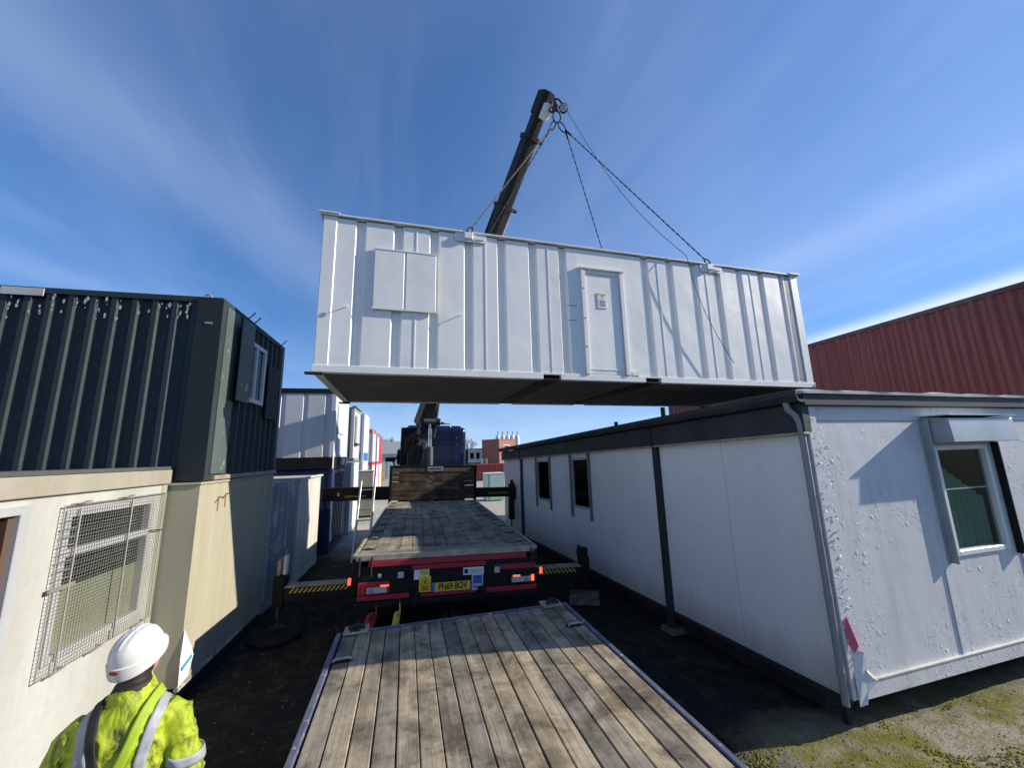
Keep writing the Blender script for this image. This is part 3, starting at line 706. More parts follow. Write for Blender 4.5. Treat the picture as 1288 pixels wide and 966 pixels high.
rear(-.40, -.275, 1.128, 1.20, 'label_band', 'sticker_lime', .002, .0315, sl_)
for z in (1.145, 1.165, 1.18): rear(-.39, -.285, z, z+.006, 'print_line', 'office_strip', .001, .0336, sl_)
sw = rear(.19, .475, 1.10, 1.195, 'camera_label', 'white', .003, .031)
rear(.205, .255, 1.12, 1.175, 'camera_mark', 'black', .002, .0345, sw)
for z in (1.12, 1.14, 1.16): rear(.275, .46, z, z+.007, 'print_line', 'office_strip', .001, .0345, sw)
sb = rear(.31, .465, .90, 1.098, 'scheme_sticker', 'white', .003, .031)
rear(.32, .455, .925, 1.09, 'sticker_field', 'sticker_blue', .002, .0345, sb)
ring((.3875, -.0385, 1.035), (0, 0, 1), .036, .036, .004, 16).xf(lambda p: (.3875+(p.x-.3875), -.0385, p.z)).build('sticker_ring', 'navy_black', sb, world=False)
text('sticker_text', 'FORS', .046, 'white', sb, (.3875, -.038, .962), (math.pi/2, 0, 0), bold=.001)
for x, z in ((-.64, 1.165), (.66, 1.145)): 
    w_ = rear(x-.045, x+.045, z-.045, z+.045, 'work_light', 'lorry_black', .05, bev=.006); rear(x-.038, x+.038, z-.038, z+.038, 'light_lens', 'lens_clear', .005, .051, w_)
rear(-.93, -.89, 1.14, 1.18, 'socket', 'lens_clear', .03)
for x, z in ((-1.29, 1.10), (1.33, 1.07)):
    mk = B(x-.05*(1 if x > 0 else -1)-.06, x-.05*(1 if x > 0 else -1)+.06, .05, .09, z-.03, z+.03).build('marker_arm', 'rubber', **K)
    B(x-.018, x+.018, .02, .055, z-.042, z+.042).build('marker_lamp', 'lamp_dim', parent=mk, world=False, bev=.006)
for x in (-1.17, -1.02, 1.17):
    MB().cyl((x, -.03, 1.17), (x, -.03, 1.40), .013, 10).build('tail_pin', 'steel_dark', smooth=True, **K)
B(-1.26, -1.18, -.02, .08, 1.20, 1.345).build('hinge_block', 'lorry_black', bev=.008, **K)
B(1.17, 1.26, -.02, .08, 1.16, 1.345).build('hinge_block', 'lorry_black', bev=.008, **K)
# chassis, wheels
for x in (-.45, .45): B(x-.05, x+.05, .10, 10.2, .78, 1.05).build('chassis_rail', 'lorry_black', **K)
for y in (.9, 2.2, 3.6, 5.0, 6.3): B(-1.1, 1.1, y, y+.10, 1.06, 1.28).build('cross_member', 'lorry_black', **K)
def wheel(par, x, y, r=.5, w=.3, name='wheel', world=False):
    wl_ = MB().lathe([(r*.62, -w/2), (r*.93, -w/2), (r, -w*.36), (r, w*.36), (r*.93, w/2), (r*.62, w/2)], (x, y, r), 28, 0).build(name, 'rubber', par, world=world, smooth=True)
    s = 1 if x > 0 else -1
    MB().lathe([(r*.6, -w*.35), (r*.6, w*.3), (r*.35, w*.12), (r*.2, w*.3), (.02, w*.3)], (x, y, r), 20, 0).build('rim', 'galv', wl_, world=world, smooth=True)
    return wl_
for y in (1.75, 3.1, 8.95):
    for x in (-1.02, 1.02): wheel(lo, x, y)
    B(-1.0, 1.0, y-.06, y+.06, .42, .58).build('axle', 'lorry_black', **K)
for x in (-1.02, 1.02): B(x-.2, x+.2, 1.1, 3.75, 1.04, 1.06).build('mudguard', 'rubber', **K)
# cab
cy = 8.45
def rbox(x0, x1, y0, y1, z0, z1, bev, name, mat, par=lo, taper=0):
    mb = B(x0, x1, y0, y1, z0, z1)
    if taper: mb.xf(lambda p: (p.x*(1-taper*(p.z-z0)/(z1-z0)), p.y, p.z))
    o = mb.build(name, mat, par, world=False)
    bm = bmesh.new(); bm.from_mesh(o.data); bmesh.ops.bevel(bm, geom=list(bm.edges), offset=bev, segments=4, profile=.6, affect='EDGES', clamp_overlap=True); bm.to_mesh(o.data); bm.free()
    o.data.polygons.foreach_set('use_smooth', [True]*len(o.data.polygons)); o.data.set_sharp_from_angle(angle=R(40)); return o
cb = rbox(-1.06, 1.20, cy, cy+2.1, .95, 3.80, .22, 'cab', 'cab_blue', taper=.02)
for z in (2.55, 3.15): B(-.85, .95, cy-.010, cy+.02, z, z+.035).build('cab_rib', 'cab_blue', cb, world=False, bev=.008)
B(.70, .73, cy-.014, cy+.02, 1.5, 3.5).build('cab_rib', 'cab_blue', cb, world=False, bev=.008)
for x, z in ((.83, 3.4), (.83, 3.15), (1.03, 2.9), (.83, 2.72)): MB().lathe([(0, -.012), (.018, -.01), (.02, .01), (0, .01)], (x, cy-.004, z), 10, 1).build('cab_plug', 'galv', cb, world=False)
B(-.98, 1.12, cy+2.09, cy+2.115, 2.2, 3.3).build('windscreen', 'glass_dark', cb, world=False)
for s, x in ((-1, -1.072), (1, 1.20)): B(x-.005, x+.012, cy+.9, cy+1.9, 2.2, 3.1).build('side_window', 'glass_dark', cb, world=False)
MB().tube([(.02, cy+.25, 3.78), (.02, cy+.25, 3.92), (.6, cy+.25, 3.93), (.62, cy+.25, 3.78)], .03, 8).build('light_bar', 'alu', cb, world=False, smooth=True)
B(.26, .38, cy+.2, cy+.3, 3.9, 3.99).build('beacon', 'steel_dark', cb, world=False, bev=.02)
B(-.9, 1.0, cy+.3, cy+1.4, 3.79, 3.86).build('roof_hatch', 'cab_blue', cb, world=False, bev=.03)
for s, x in ((-1, -1.22), (1, 1.36)):
    mr_ = rbox(x-.07, x+.07, cy+1.3, cy+1.5, 2.45, 3.0, .04, 'mirror', 'black')
    MB().tube([(x-s*.25, cy+1.6, 3.0), (x, cy+1.4, 3.04), (x, cy+1.4, 2.4), (x-s*.25, cy+1.6, 2.4)], .018, 6).build('mirror_arm', 'black', mr_, world=False, smooth=True)
# things between headboard and cab
rbox(-1.10, -.52, cy-.5, cy-.1, 1.1, 3.72, .06, 'air_intake', 'lorry_black')
for x in (-.85, -.7, -.62):
    MB().tube([(x, cy-.52, 2.3), (x-.03, cy-.56, 2.9), (x+.10, cy-.6, 3.3), (x+.22, cy-.7, 3.5), (-.30, cy-.75, 3.3)], .025, 7).build('hydraulic_hose', 'rubber', smooth=True, **K)
MB().tube([(-1.2, cy-.3, 2.35), (-1.32, cy-.3, 2.55), (-1.05, cy-.3, 2.95)], .03, 6).build('grab_rail', 'black', smooth=True, **K)
B(-1.3, -.9, cy-.6, cy-.2, 2.32, 2.42).build('valve_block', 'steel_dark', bev=.02, **K)
# crane column and boom
CX_, CY_ = -.30, 7.55
MB().lathe([(.34, 1.0), (.34, 1.7), (.26, 1.75), (.24, 2.6), (.22, 3.2)], (CX_, CY_, 0), 20).build('crane_column', 'crane_grey', smooth=True, **K)
B(CX_-.22, CX_+.20, CY_-.20, CY_+.2, 2.4, 3.62).xf(lambda p: (p.x+.03*(p.z-2.4), p.y, p.z)).build('column_head', 'crane_grey', bev=.03, **K)
B(CX_-.52, CX_-.16, CY_-.25, CY_+.2, 2.4, 3.1).xf(lambda p: (p.x+.22*max(0, p.z-2.5), p.y, p.z)).build('column_bracket', 'steel_dark', bev=.03, **K)
B(CX_-.20, CX_+.32, CY_-.22, CY_+.25, 3.3, 4.75).xf(lambda p: (p.x+.10*(p.z-3.3), p.y, p.z)).build('inner_boom', 'boom', bev=.04, **K)
KNEE = Vector((.14, 13.40, 4.02)); TIP = Vector((2.98, 7.78, 11.62))
bd = (TIP-KNEE).normalized()
bside = bd.cross(Vector((0, 0, 1))).normalized()
bup = bside.cross(bd).normalized()
Ltot = (TIP-KNEE).length
def boomsec(a, b, w, h, name='boom_section', mat='boom', par=lo, oy=0, ox=0):
    """hexagonal box section along the boom axis"""
    mb = MB(); sec = [(-.5, -.28), (-.22, -.5), (.22, -.5), (.5, -.28), (.5, .32), (.38, .5), (-.38, .5), (-.5, .32)]
    n = len(sec)
    for t in (a, b):
        c = KNEE+bd*t
        for x, y in sec: mb.v.append(c+bside*(x*w+ox)+bup*(y*h+oy))
    for k in range(n): mb.f.append((k, (k+1) % n, n+(k+1) % n, n+k))
    mb.f.append(tuple(range(n))[::-1]); mb.f.append(tuple(range(n, 2*n)))
    return mb.build(name, mat, par)
bm0 = boomsec(-.25, Ltot*.50, .46, .56)
boomsec(Ltot*.48, Ltot*.72, .41, .50)
boomsec(Ltot*.70, Ltot*.90, .36, .44)
boomsec(Ltot*.88, Ltot*.985, .30, .37)
for f, w, h in ((.50, .52, .62), (.72, .48, .57), (.90, .43, .52)):
    cl_ = boomsec(Ltot*f-.07, Ltot*f+.03, w, h, 'boom_collar', 'steel_dark')
    c = KNEE+bd*(Ltot*f); MB().cyl(c-bside*(w/2+.10)-bup*.12, c-bside*(w/2-.02)-bup*.12, .05, 10).build('guide_roller', 'black', cl_, smooth=True)
# extension rams and hoses along the flank
for ox, oy, r, f0, f1, mt in ((-.31, .05, .028, .30, .72, 'chrome'), (-.36, -.06, .045, .22, .50, 'crane_grey'), (-.33, .16, .018, .25, .88, 'rubber'), (.29, -.05, .02, .3, .7, 'rubber')):
    MB().cyl(KNEE+bd*Ltot*f0+bside*ox+bup*oy, KNEE+bd*Ltot*f1+bside*ox+bup*oy, r, 10).build('boom_ram' if r > .02 else 'boom_hose', mt, lo, smooth=True)
# boom head
hd = boomsec(Ltot*.955, Ltot+.06, .36, .46, 'boom_head', 'steel_dark')
c = KNEE+bd*(Ltot-.30)
MB().box(-.10, .10, -.09, .09, -.25, .1).xf(lambda p: c-bup*.28+bside*(p.x+.02)+bd*p.z+bup*p.y).build('hook_bracket', 'white', hd, bev=.02)
hk = HOOK+Vector((-.02, 0, .17))
MB().tube([c-bup*.30, c-bup*.42+Vector((.05, 0, -.1)), hk+Vector((0, 0, .26)), hk+Vector((.05, 0, .14)), hk+Vector((.02, 0, .02)), hk+Vector((-.06, 0, .0)), hk+Vector((-.10, 0, .08))], [.05, .05, .045, .05, .05, .04, .02], 10).build('crane_hook', 'rope', hd, smooth=True)
lp = TIP+Vector((.40, -.12, -.42))
ll = MB().lathe([(.03, -.08), (.085, -.07), (.11, .0), (.115, .05), (.10, .062)], (0, 0, 0), 18, 1).xf(lambda p: lp+Matrix.Rotation(-.45, 3, 'Z') @ Matrix.Rotation(.35, 3, 'X') @ Vector((p.x, -p.y, p.z))).build('boom_lamp', 'navy_black', hd, smooth=True)
MB().lathe([(.0, 0), (.095, 0), (.085, .012), (0, .02)], (0, 0, 0), 18, 1).xf(lambda p: lp+Matrix.Rotation(-.45, 3, 'Z') @ Matrix.Rotation(.35, 3, 'X') @ Vector((p.x, -p.y-.063, p.z))).build('lamp_lens', 'lens_clear', ll, smooth=True)
MB().tube([TIP+Vector((.1, -.02, -.06)), TIP+Vector((.30, -.08, -.12)), lp+Vector((-.02, 0, .13))], .022, 6).build('lamp_arm', 'steel_dark', hd, smooth=True)
# luffing ram in front of the column
p0 = Vector((CX_+.18, CY_-.36, 2.0)); p1 = Vector((CX_+.14, CY_-.30, 3.86))
pm = p0.lerp(p1, .56)
rm = MB().cyl(p0, pm, .105, 16).build('luffing_ram', 'crane_grey', smooth=True, **K)
MB().cyl(pm, p1, .055, 14).build('ram_rod', 'chrome', parent=rm, world=False, smooth=True)
MB().cyl(p1+Vector((-.20, 0, 0)), p1+Vector((.28, 0, 0)), .10, 14).build('ram_pin', 'crane_grey', smooth=True, **K)
MB().lathe([(.05, -.05), (.12, -.05), (.12, .05), (.05, .05)], p1+Vector((.28, 0, 0)), 14, 0).build('knuckle', 'steel_dark', smooth=True, **K)
for s in (-1, 1): MB().bar(p1+Vector((s*.24-.05, 0, -.05)), Vector((CX_+s*.18, CY_+.05, 3.55)), .06, .22).build('knuckle_link', 'crane_grey', bev=.01, **K)
# stabilisers
def hazard(mbx, x0, x1, y, z0, z1, lean, par, n):
    mb = MB(); w = (x1-x0)/n
    for i in range(n):
        a = x0+i*w; mb.hexa([(a, y-.002, z0), (a+w*.45, y-.002, z0), (a+w*.45, y, z0), (a, y, z0), (a+lean*w*.8, y-.002, z1), (a+w*.45+lean*w*.8, y-.002, z1), (a+w*.45+lean*w*.8, y, z1), (a+lean*w*.8, y, z1)])
    return stuff(mb.build('hazard_stripes', 'hazard_yellow', par, world=False))
# rear pair
for s, xo, xp in ((-1, -2.44, -2.53), (1, 2.56, 2.65)):
    z0, z1 = .47, .70
    om = B(min(s*1.1, xo), max(s*1.1, xo), 1.45, 1.65, z0, z1).build('outrigger_beam', 'lorry_black', bev=.01, **K)
    B(min(s*1.1, xo), max(s*1.1, xo), 1.435, 1.665, z1-.012, z1+.006).build('beam_top', 'worn_metal', om, world=False)
    a, b = min(s*1.5, xo+.06*-s), max(s*1.5, xo+.06*-s)
    hazard(None, a, b, 1.447, z1-.095, z1-.03, 1 if s < 0 else -1, om, 13)
    jk = B(xp-.085, xp+.085, 1.46, 1.66, .40 if s < 0 else .28, .86).build('jack_leg', 'lorry_black', bev=.02, **K)
    B(xp-.06 if s < 0 else xp-.07, xp-.0 if s < 0 else xp+.07, 1.49, 1.62, .86, 1.10 if s < 0 else 1.0).build('jack_head', 'worn_metal' if s < 0 else 'lorry_black', jk, world=False, bev=.015)
    if s < 0: 
        B(xp+.02, xp+.085, 1.50, 1.60, .86, 1.16).build('jack_valve', 'old_white', jk, world=False, bev=.02)
    else:
        MB().tube([(xp-.03, 1.55, .98), (xp-.11, 1.53, 1.05), (xp-.13, 1.53, .93), (xp-.10, 1.53, .80)], .022, 7).build('jack_hose', 'rubber', jk, world=False, smooth=True)
    pz = .11 if s < 0 else .12
    MB().cyl((xp, 1.56, pz), (xp, 1.56, .45), .032, 14).build('jack_rod', 'chrome', jk, world=False, smooth=True)
    MB().lathe([(.10, 0), (.10, .012), (.05, .03), (.04, .06)], (xp, 1.56, pz-.02), 18).build('jack_foot', 'steel_dark', jk, world=False, smooth=True)
# front pair beside the headboard
yb = 6.78
for s, xo in ((-1, -3.15), (1, 2.50)):
    om = B(min(s*.5, xo), max(s*.5, xo), yb, yb+.22, 1.46, 1.84 if s < 0 else 1.75).build('outrigger_beam', 'lorry_black', bev=.012, **K)
    hazard(None, *((-2.55, -1.95) if s < 0 else (1.75, 2.4)), yb-.003, 1.56, 1.61, 1 if s < 0 else -1, om, 10)
    xp = xo-.0
    if s > 0:
        jk = B(xp-.09, xp+.09, yb-.01, yb+.2, .75, 1.86).build('jack_leg', 'lorry_black', bev=.02, **K)
        B(xp-.05, xp+.05, yb+.02, yb+.12, 1.86, 1.98).build('jack_head', 'lorry_black', jk, world=False, bev=.02)
        B(xp+.09, xp+.15, yb+.02, yb+.12, 1.35, 1.75).build('jack_valve', 'steel_dark', jk, world=False, bev=.02)
        MB().cyl((xp, yb+.1, .06), (xp, yb+.1, .8), .035, 12).build('jack_rod', 'chrome', jk, world=False, smooth=True)
        MB().lathe([(.16, 0), (.16, .02), (.05, .05)], (xp, yb+.1, .03), 16).build('jack_foot', 'steel_dark', jk, world=False, smooth=True)
text('beam_mark', 'S', .13, 'white', lo, (-2.72, yb-.006, 1.64), (math.pi/2, 0, 0), bold=.003)

# pads under the stabilisers
Lw = wmat(lo)
pL = Lw @ Vector((-2.53, 1.56, 0)); pR = Lw @ Vector((2.65, 1.56, 0))
pdl = MB().lathe([(.36, 0), (.37, .015), (.37, .05), (.34, .07), (.12, .075), (.10, .085)], (pL.x, pL.y, 0), 36).build('outrigger_pad', 'rubber', smooth=True)
tag(pdl, 'round black plastic spreader pad under the left stabiliser jack', 'outrigger pad')
pdr = thing('outrigger_pad', 'square timber spreader pad under the right stabiliser jack', 'outrigger pad', (pR.x, pR.y, 0), (0, 0, R(-24)))
for i in range(4): B(-.27, .27, -.26+i*.131, -.26+i*.131+.126, .0, .095+random.uniform(-.004, .004)).build('pad_board', 'pad_wood', pdr, world=False, bev=.008)

# ------------------------------------------------------------------ the trailer in the foreground
tr_ = thing('flatbed_trailer', 'flat trailer with weathered plank deck and blue edge rails in the foreground', 'trailer', (.47, 4.69, 0), (0, 0, .030))
Q = dict(parent=tr_, world=False)
TW, TT, TL = 1.262, .955, 8.2
B(-TW, TW, -TL, .0, TT-.16, TT-.052).build('deck_frame', 'steel_dark', **Q)
for s in (-1, 1):
    x0, x1 = (TW-.046, TW) if s > 0 else (-TW, -TW+.046)
    B(x0, x1, -TL, 0, TT-.051, TT+.006).build('side_rail', 'blue_rail', bev=.006, **Q)
    B(min(x0, x1)-.003, max(x0, x1)+.003, -TL, 0, TT-.15, TT-.055).build('side_skirt', 'blue_rail', bev=.004, **Q)
B(-TW+.056, TW-.056, -.03, .0, TT-.08, TT+.008).build('front_rail', 'blue_rail', bev=.004, **Q)
np_ = 17; pw = (2*TW-.116)/np_
for i in range(np_):
    x = -TW+.058+i*pw; g = random.uniform(.003, .007)
    o = B(x+g, x+pw-g*.6, -TL, -.034-random.uniform(0, .008), TT-.05, TT-.004+random.uniform(-.005, .004)).build('deck_plank', 'deck_wood', bev=.005, **Q)
def lash(x, y, sgn):
    pt = B(x-.10, x+.08, y-.03, y+.03, TT-.002, TT+.005).build('lashing_pocket', 'black', **Q)
    MB().tube([(x-.085, y-.02, TT+.008), (x-.06, y-.028, TT+.028), (x+.04, y-.022, TT+.028), (x+.075, y-.01, TT+.008)], .011, 7).build('lashing_ring', 'worn_metal', parent=pt, world=False, smooth=True)
for s in (-1, 1):
    for y in (-.60, -2.6, -4.6): lash(s*(TW-.15), y, s)
    hb = B(s*(TW-.19)-.12, s*(TW-.19)+.12, -.10, .10, TT+.001, TT+.02).build('corner_plate', 'worn_metal', bev=.006, **Q)
    mb = MB()
    for k in range(5): mb.lathe([(.0, 0), (.028, .003), (.022, .022), (0, .03)], (s*(TW-.19)+random.uniform(-.08, .08), random.uniform(-.06, .06), TT+.02), 8)
    mb.tube([(s*(TW-.19)-.06, .0, TT+.03), (s*(TW-.19), -.02, TT+.065), (s*(TW-.19)+.07, .02, TT+.03)], .02, 7).build('corner_clamp', 'steel_dark', parent=hb, world=False, smooth=True)
for x in (-.4, .4): B(x-.05, x+.05, -TL, -.1, .6, TT-.16).build('chassis_rail', 'steel_dark', **Q)
for y in (-3.4, -4.6):
    for x in (-1.0, 1.0): wheel(tr_, x, y, .38, .25)
    B(-1, 1, y-.05, y+.05, .33, .43).build('axle', 'steel_dark', **Q)
MB().bar((-.4, -.3, .55), (0, 1.3, .55), .08, .1).bar((.4, -.3, .55), (0, 1.3, .55), .08, .1).build('drawbar', 'steel_dark', **Q)
# coiled air lines between lorry and trailer
def coil(name, x, y0, y1, z0, z1, r, turns, mat, label, wire=.008):
    n = turns*16; mb = MB()
    mb.tube([(x+r*math.cos(i*6.283/16), y0+(y1-y0)*i/n, z0+(z1-z0)*i/n+r*math.sin(i*6.283/16)) for i in range(n+1)], wire, 6)
    mb.tube([(x+r, y0, z0), (x+r*.6, y0+.12, z0+.12), (x+.02, y0+.25, z0+.16)], wire, 6); mb.tube([(x+r, y1, z1), (x+r*.6, y1-.10, z1-.05), (x+.02, y1-.2, z1-.1)], wire, 6)
    return tag(mb.build(name, mat, smooth=True), label, 'air line', 'coiled air lines behind the lorry')
coil('air_line', -.55, 5.6, 4.78, .74, .80, .055, 9, 'coil_red', 'red coiled air line hanging below the lorry tail', .007)
coil('air_line', -.24, 5.6, 4.78, .74, .82, .034, 10, 'coil_yellow', 'yellow coiled air line hanging below the lorry tail', .007)

# ------------------------------------------------------------------ the long office on the right
OP = Vector((4.07, 3.33, 0)); D1 = Vector((-.1075, .9942, 0)); N1 = Vector((-.9942, -.1075, 0)); D2 = Vector((.999, .0436, 0)); N2 = Vector((.0436, -.999, 0))
OLEN, OWID = 10.45, 5.6
def SF(s, o, z): return OP+D1*s+N1*o+Vector((0, 0, z-.034*s*(z-.3)/3.02))
def EF(e, o, z): return OP+D2*e+N2*o+Vector((0, 0, z))
def fbox(F, a0, a1, o0, o1, z0, z1, mb=None):
    mb = mb or MB()
    return mb.hexa([F(a0, o0, z0), F(a1, o0, z0), F(a1, o1, z0), F(a0, o1, z0), F(a0, o0, z1), F(a1, o0, z1), F(a1, o1, z1), F(a0, o1, z1)])
of = thing('office_block', 'long pale grey prefabricated office with dark fascia and blistered end wall on the right', 'office block', (OP.x, OP.y, 0))
def sp_(a0, a1, o0, o1, z0, z1, name, mat, par=of, bev=0): return fbox(SF, a0, a1, o0, o1, z0, z1).build(name, mat, par, bev=bev)
def ep_(a0, a1, o0, o1, z0, z1, name, mat, par=of, bev=0): return fbox(EF, a0, a1, o0, o1, z0, z1).build(name, mat, par, bev=bev)
WT = 2.90
joints = [0.03, 1.15, 2.36]
for a, b in ((.03, 1.15), (1.15, 2.36), (2.48, 3.62), (3.62, 4.58), (5.46, 6.58), (7.54, 8.6), (8.73, 9.6), (9.6, OLEN)):
    sp_(a+.003, b-.003, -.06, 0+random.uniform(-.002, .002), .30, WT, 'wall_panel', 'office_white', bev=.004)
for a, b, wz0, wz1 in ((4.58, 5.46, 1.57, 2.74), (6.58, 7.54, 1.58, 2.74)):
    sp_(a+.003, b-.003, -.06, 0, .30, wz0-.003, 'wall_panel', 'office_white', bev=.004); sp_(a+.003, b-.003, -.06, 0, wz1+.003, WT, 'wall_panel', 'office_white')
    wi = sp_(a+.09, b-.09, -.05, -.035, wz0+.05, wz1-.05, 'window', 'glass_dark')
    for p_ in ((a+.035, a+.09, wz0, wz1), (b-.09, b-.035, wz0, wz1), (a+.09, b-.09, wz0, wz0+.05), (a+.09, b-.09, wz1-.05, wz1)):
        sp_(p_[0], p_[1], -.06, .014, p_[2], p_[3], 'window_frame', 'frame_grey', wi)
    for x in (a-.02, b-.06): sp_(x, x+.07, .003, .035, wz0-.22, WT-.02, 'shutter_track', 'office_strip')
for s, w in ((2.36, .12), (8.6, .13)): sp_(s, s+w, -.03, .055, .06, 3.16, 'post', 'office_trim', bev=.008)
sp_(.35, OLEN, -.40, -.12, .02, .295, 'base_beam', 'steel_dark')
sp_(0.03, OLEN, -.05, .012, .245, .298, 'sill_rail', 'office_trim')
for s in (2.42, 5.5, 8.66): sp_(s-.12, s+.12, -.2, .12, -.02, .058, 'footing', 'pad_wood')
# fascia, gutter, roof
for a, b in ((-.02, 2.38), (2.46, 5.4), (5.41, 8.62), (8.71, OLEN+.05)): sp_(a, b, -.04, .075, 2.86, 3.17, 'fascia_board', 'office_trim', bev=.006)
for a, b in ((-.02, 2.38), (2.46, 8.62), (8.71, OLEN+.05)): sp_(a, b, .0, .095, 2.835, 2.862, 'fascia_lip', 'worn_metal', bev=.004)
mb = MB(); N_ = 24
for i in range(N_+1):
    s = -.06+(OLEN+.16)*i/N_
    for o, z in ((.06, 3.30), (.06, 3.185), (.10, 3.175), (.16, 3.19), (.185, 3.25), (.185, 3.305), (.175, 3.305), (.17, 3.25), (.15, 3.21), (.075, 3.20), (.07, 3.30)): mb.v.append(SF(s, o, z))
for i in range(N_):
    for k in range(11): mb.f.append((i*11+k, i*11+(k+1) % 11, (i+1)*11+(k+1) % 11, (i+1)*11+k))
mb.f.append(tuple(range(11))); mb.f.append(tuple(N_*11+k for k in range(11)))
mb.build('gutter', 'office_trim', of)
def RFp(s, e, z):
    return OP+D1*s+D2*e+Vector((0, 0, z-.034*s*(z-.3)/3.02))
MB().hexa([RFp(-.05, -.06, 3.24), RFp(-.05, OWID, 3.24), RFp(OLEN, OWID, 3.24), RFp(OLEN, -.06, 3.24), RFp(-.05, -.06, 3.31), RFp(-.05, OWID, 3.315), RFp(OLEN, OWID, 3.315), RFp(OLEN, -.06, 3.31)]).build('roof', 'roof_felt', of)
MB().hexa([RFp(.05, .05, 2.9), RFp(.05, OWID, 2.9), RFp(OLEN, OWID, 2.9), RFp(OLEN, .05, 2.9), RFp(.05, .05, 2.93), RFp(.05, OWID, 2.93), RFp(OLEN, OWID, 2.93), RFp(OLEN, .05, 2.93)]).build('ceiling', 'concrete', of)
MB().hexa([RFp(.05, .05, .30), RFp(.05, OWID, .3), RFp(OLEN, OWID, .3), RFp(OLEN, .05, .3), RFp(.05, .05, .33), RFp(.05, OWID, .33), RFp(OLEN, OWID, .33), RFp(OLEN, .05, .33)]).build('floor', 'concrete', of)
MB().hexa([RFp(OLEN-.06, 0, .3), RFp(OLEN-.06, OWID, .3), RFp(OLEN, OWID, .3), RFp(OLEN, 0, .3), RFp(OLEN-.06, 0, 3.2), RFp(OLEN-.06, OWID, 3.2), RFp(OLEN, OWID, 3.2), RFp(OLEN, 0, 3.2)]).build('rear_wall', 'office_white', of)
MB().hexa([RFp(0, OWID-.06, .05), RFp(0, OWID, .05), RFp(OLEN, OWID, .05), RFp(OLEN, OWID-.06, .05), RFp(0, OWID-.06, 3.24), RFp(0, OWID, 3.24), RFp(OLEN, OWID, 3.24), RFp(OLEN, OWID-.06, 3.24)]).build('side_wall', 'office_white', of)
# roof vent stubs
for s, e, h in ((2.6, .35, .12), (4.4, .6, .09)): MB().cyl(RFp(s, e, 3.31), RFp(s, e, 3.31+h+.12), .04, 10).build('roof_vent', 'steel_dark', of, smooth=True)
# end wall
ep_(.0, .13, -.05, .012, .30, 3.14, 'corner_trim', 'blistered', bev=.006)
ep_(.133, 1.70, -.06, 0, .30, 3.14, 'wall_panel', 'blistered')
WZ0, WZ1, WE0, WE1 = 1.42, 2.68, 1.93, 2.95
ep_(1.703, WE0, -.06, -.001, .30, 3.14, 'wall_panel', 'blistered'); ep_(WE0, WE1, -.06, -.001, .30, WZ0, 'wall_panel', 'blistered'); ep_(WE0, WE1, -.06, -.001, WZ1, 3.14, 'wall_panel', 'blistered')
ep_(WE1, 3.16, -.06, -.001, .30, 3.14, 'wall_panel', 'blistered'); ep_(3.163, 4.5, -.06, 0, .30, 3.14, 'wall_panel', 'blistered'); ep_(4.503, OWID, -.06, 0, .30, 3.14, 'wall_panel', 'blistered')
for e in (1.70, 3.16, 4.50): ep_(e-.02, e+.025, .001, .012, .33, 1.30 if e < 3 else 3.0, 'seam_strip', 'blistered', bev=.003)
ep_(.16, OWID, .001, .012, 2.985, 2.995, 'shadow_slot', 'office_strip')
ep_(.135, OWID, -.02, .022, .29, .44, 'base_flashing', 'blistered', bev=.003)
ep_(.135, OWID, -.0, .032, .441, .451, 'flashing_lip', 'flash_white')
ep_(-.06, OWID, -.05, .06, 3.145, 3.27, 'fascia_board', 'office_trim', bev=.006)
mb = MB(); n = 30
for i in range(n+1):
    e = -.08+(OWID+.1)*i/n; w = .010*math.sin(i*1.7)+.006*math.sin(i*.6)
    for o, z in ((-.04, 3.275), (.085, 3.272), (.09, 3.30+w), (-.04, 3.325+w)): mb.v.append(EF(e, o, z+.0))
for i in range(n):
    for k in range(4): mb.f.append((i*4+k, i*4+(k+1) % 4, (i+1)*4+(k+1) % 4, (i+1)*4+k))
mb.f.append((0, 1, 2, 3)); mb.f.append(tuple(n*4+k for k in range(4)))
mb.build('roof_flashing', 'flash_white', of)
wi = ep_(WE0+.06, WE1-.06, -.035, -.028, WZ0+.06, WZ1-.06, 'window', 'glass')
for a, b, c, d in ((WE0, WE0+.06, WZ0, WZ1), (WE1-.06, WE1, WZ0, WZ1), (WE0+.06, WE1-.06, WZ0, WZ0+.06), (WE0+.06, WE1-.06, WZ1-.06, WZ1)): ep_(a, b, -.06, .02, c, d, 'window_frame', 'upvc', wi, bev=.008)
ep_(WE0+.06, WE1-.06, -.05, -.03, 2.15, 2.16, 'window_bar', 'upvc', wi)
for a, b, o0, o1 in ((WE0-.3, WE1+.3, -1.3, -1.27), (WE0-.33, WE0-.3, -1.3, -.07), (WE1+.3, WE1+.33, -1.3, -.07)): ep_(a, b, o0, o1, .4, 2.85, 'dark_backing', 'interior', wi)  # dark panels added behind the pane to make the room look unlit
mb = MB()
for i in range(47):
    e = WE0+.02+i*.02; mb.v += [EF(e, -.10-.02*math.sin(i*1.1), WZ0), EF(e, -.10-.02*math.sin(i*1.1), WZ0+.98-.012*abs(i-14))]
for i in range(46): mb.f.append((2*i, 2*i+2, 2*i+3, 2*i+1))
mb.build('curtain', 'curtain', wi, recalc=False)
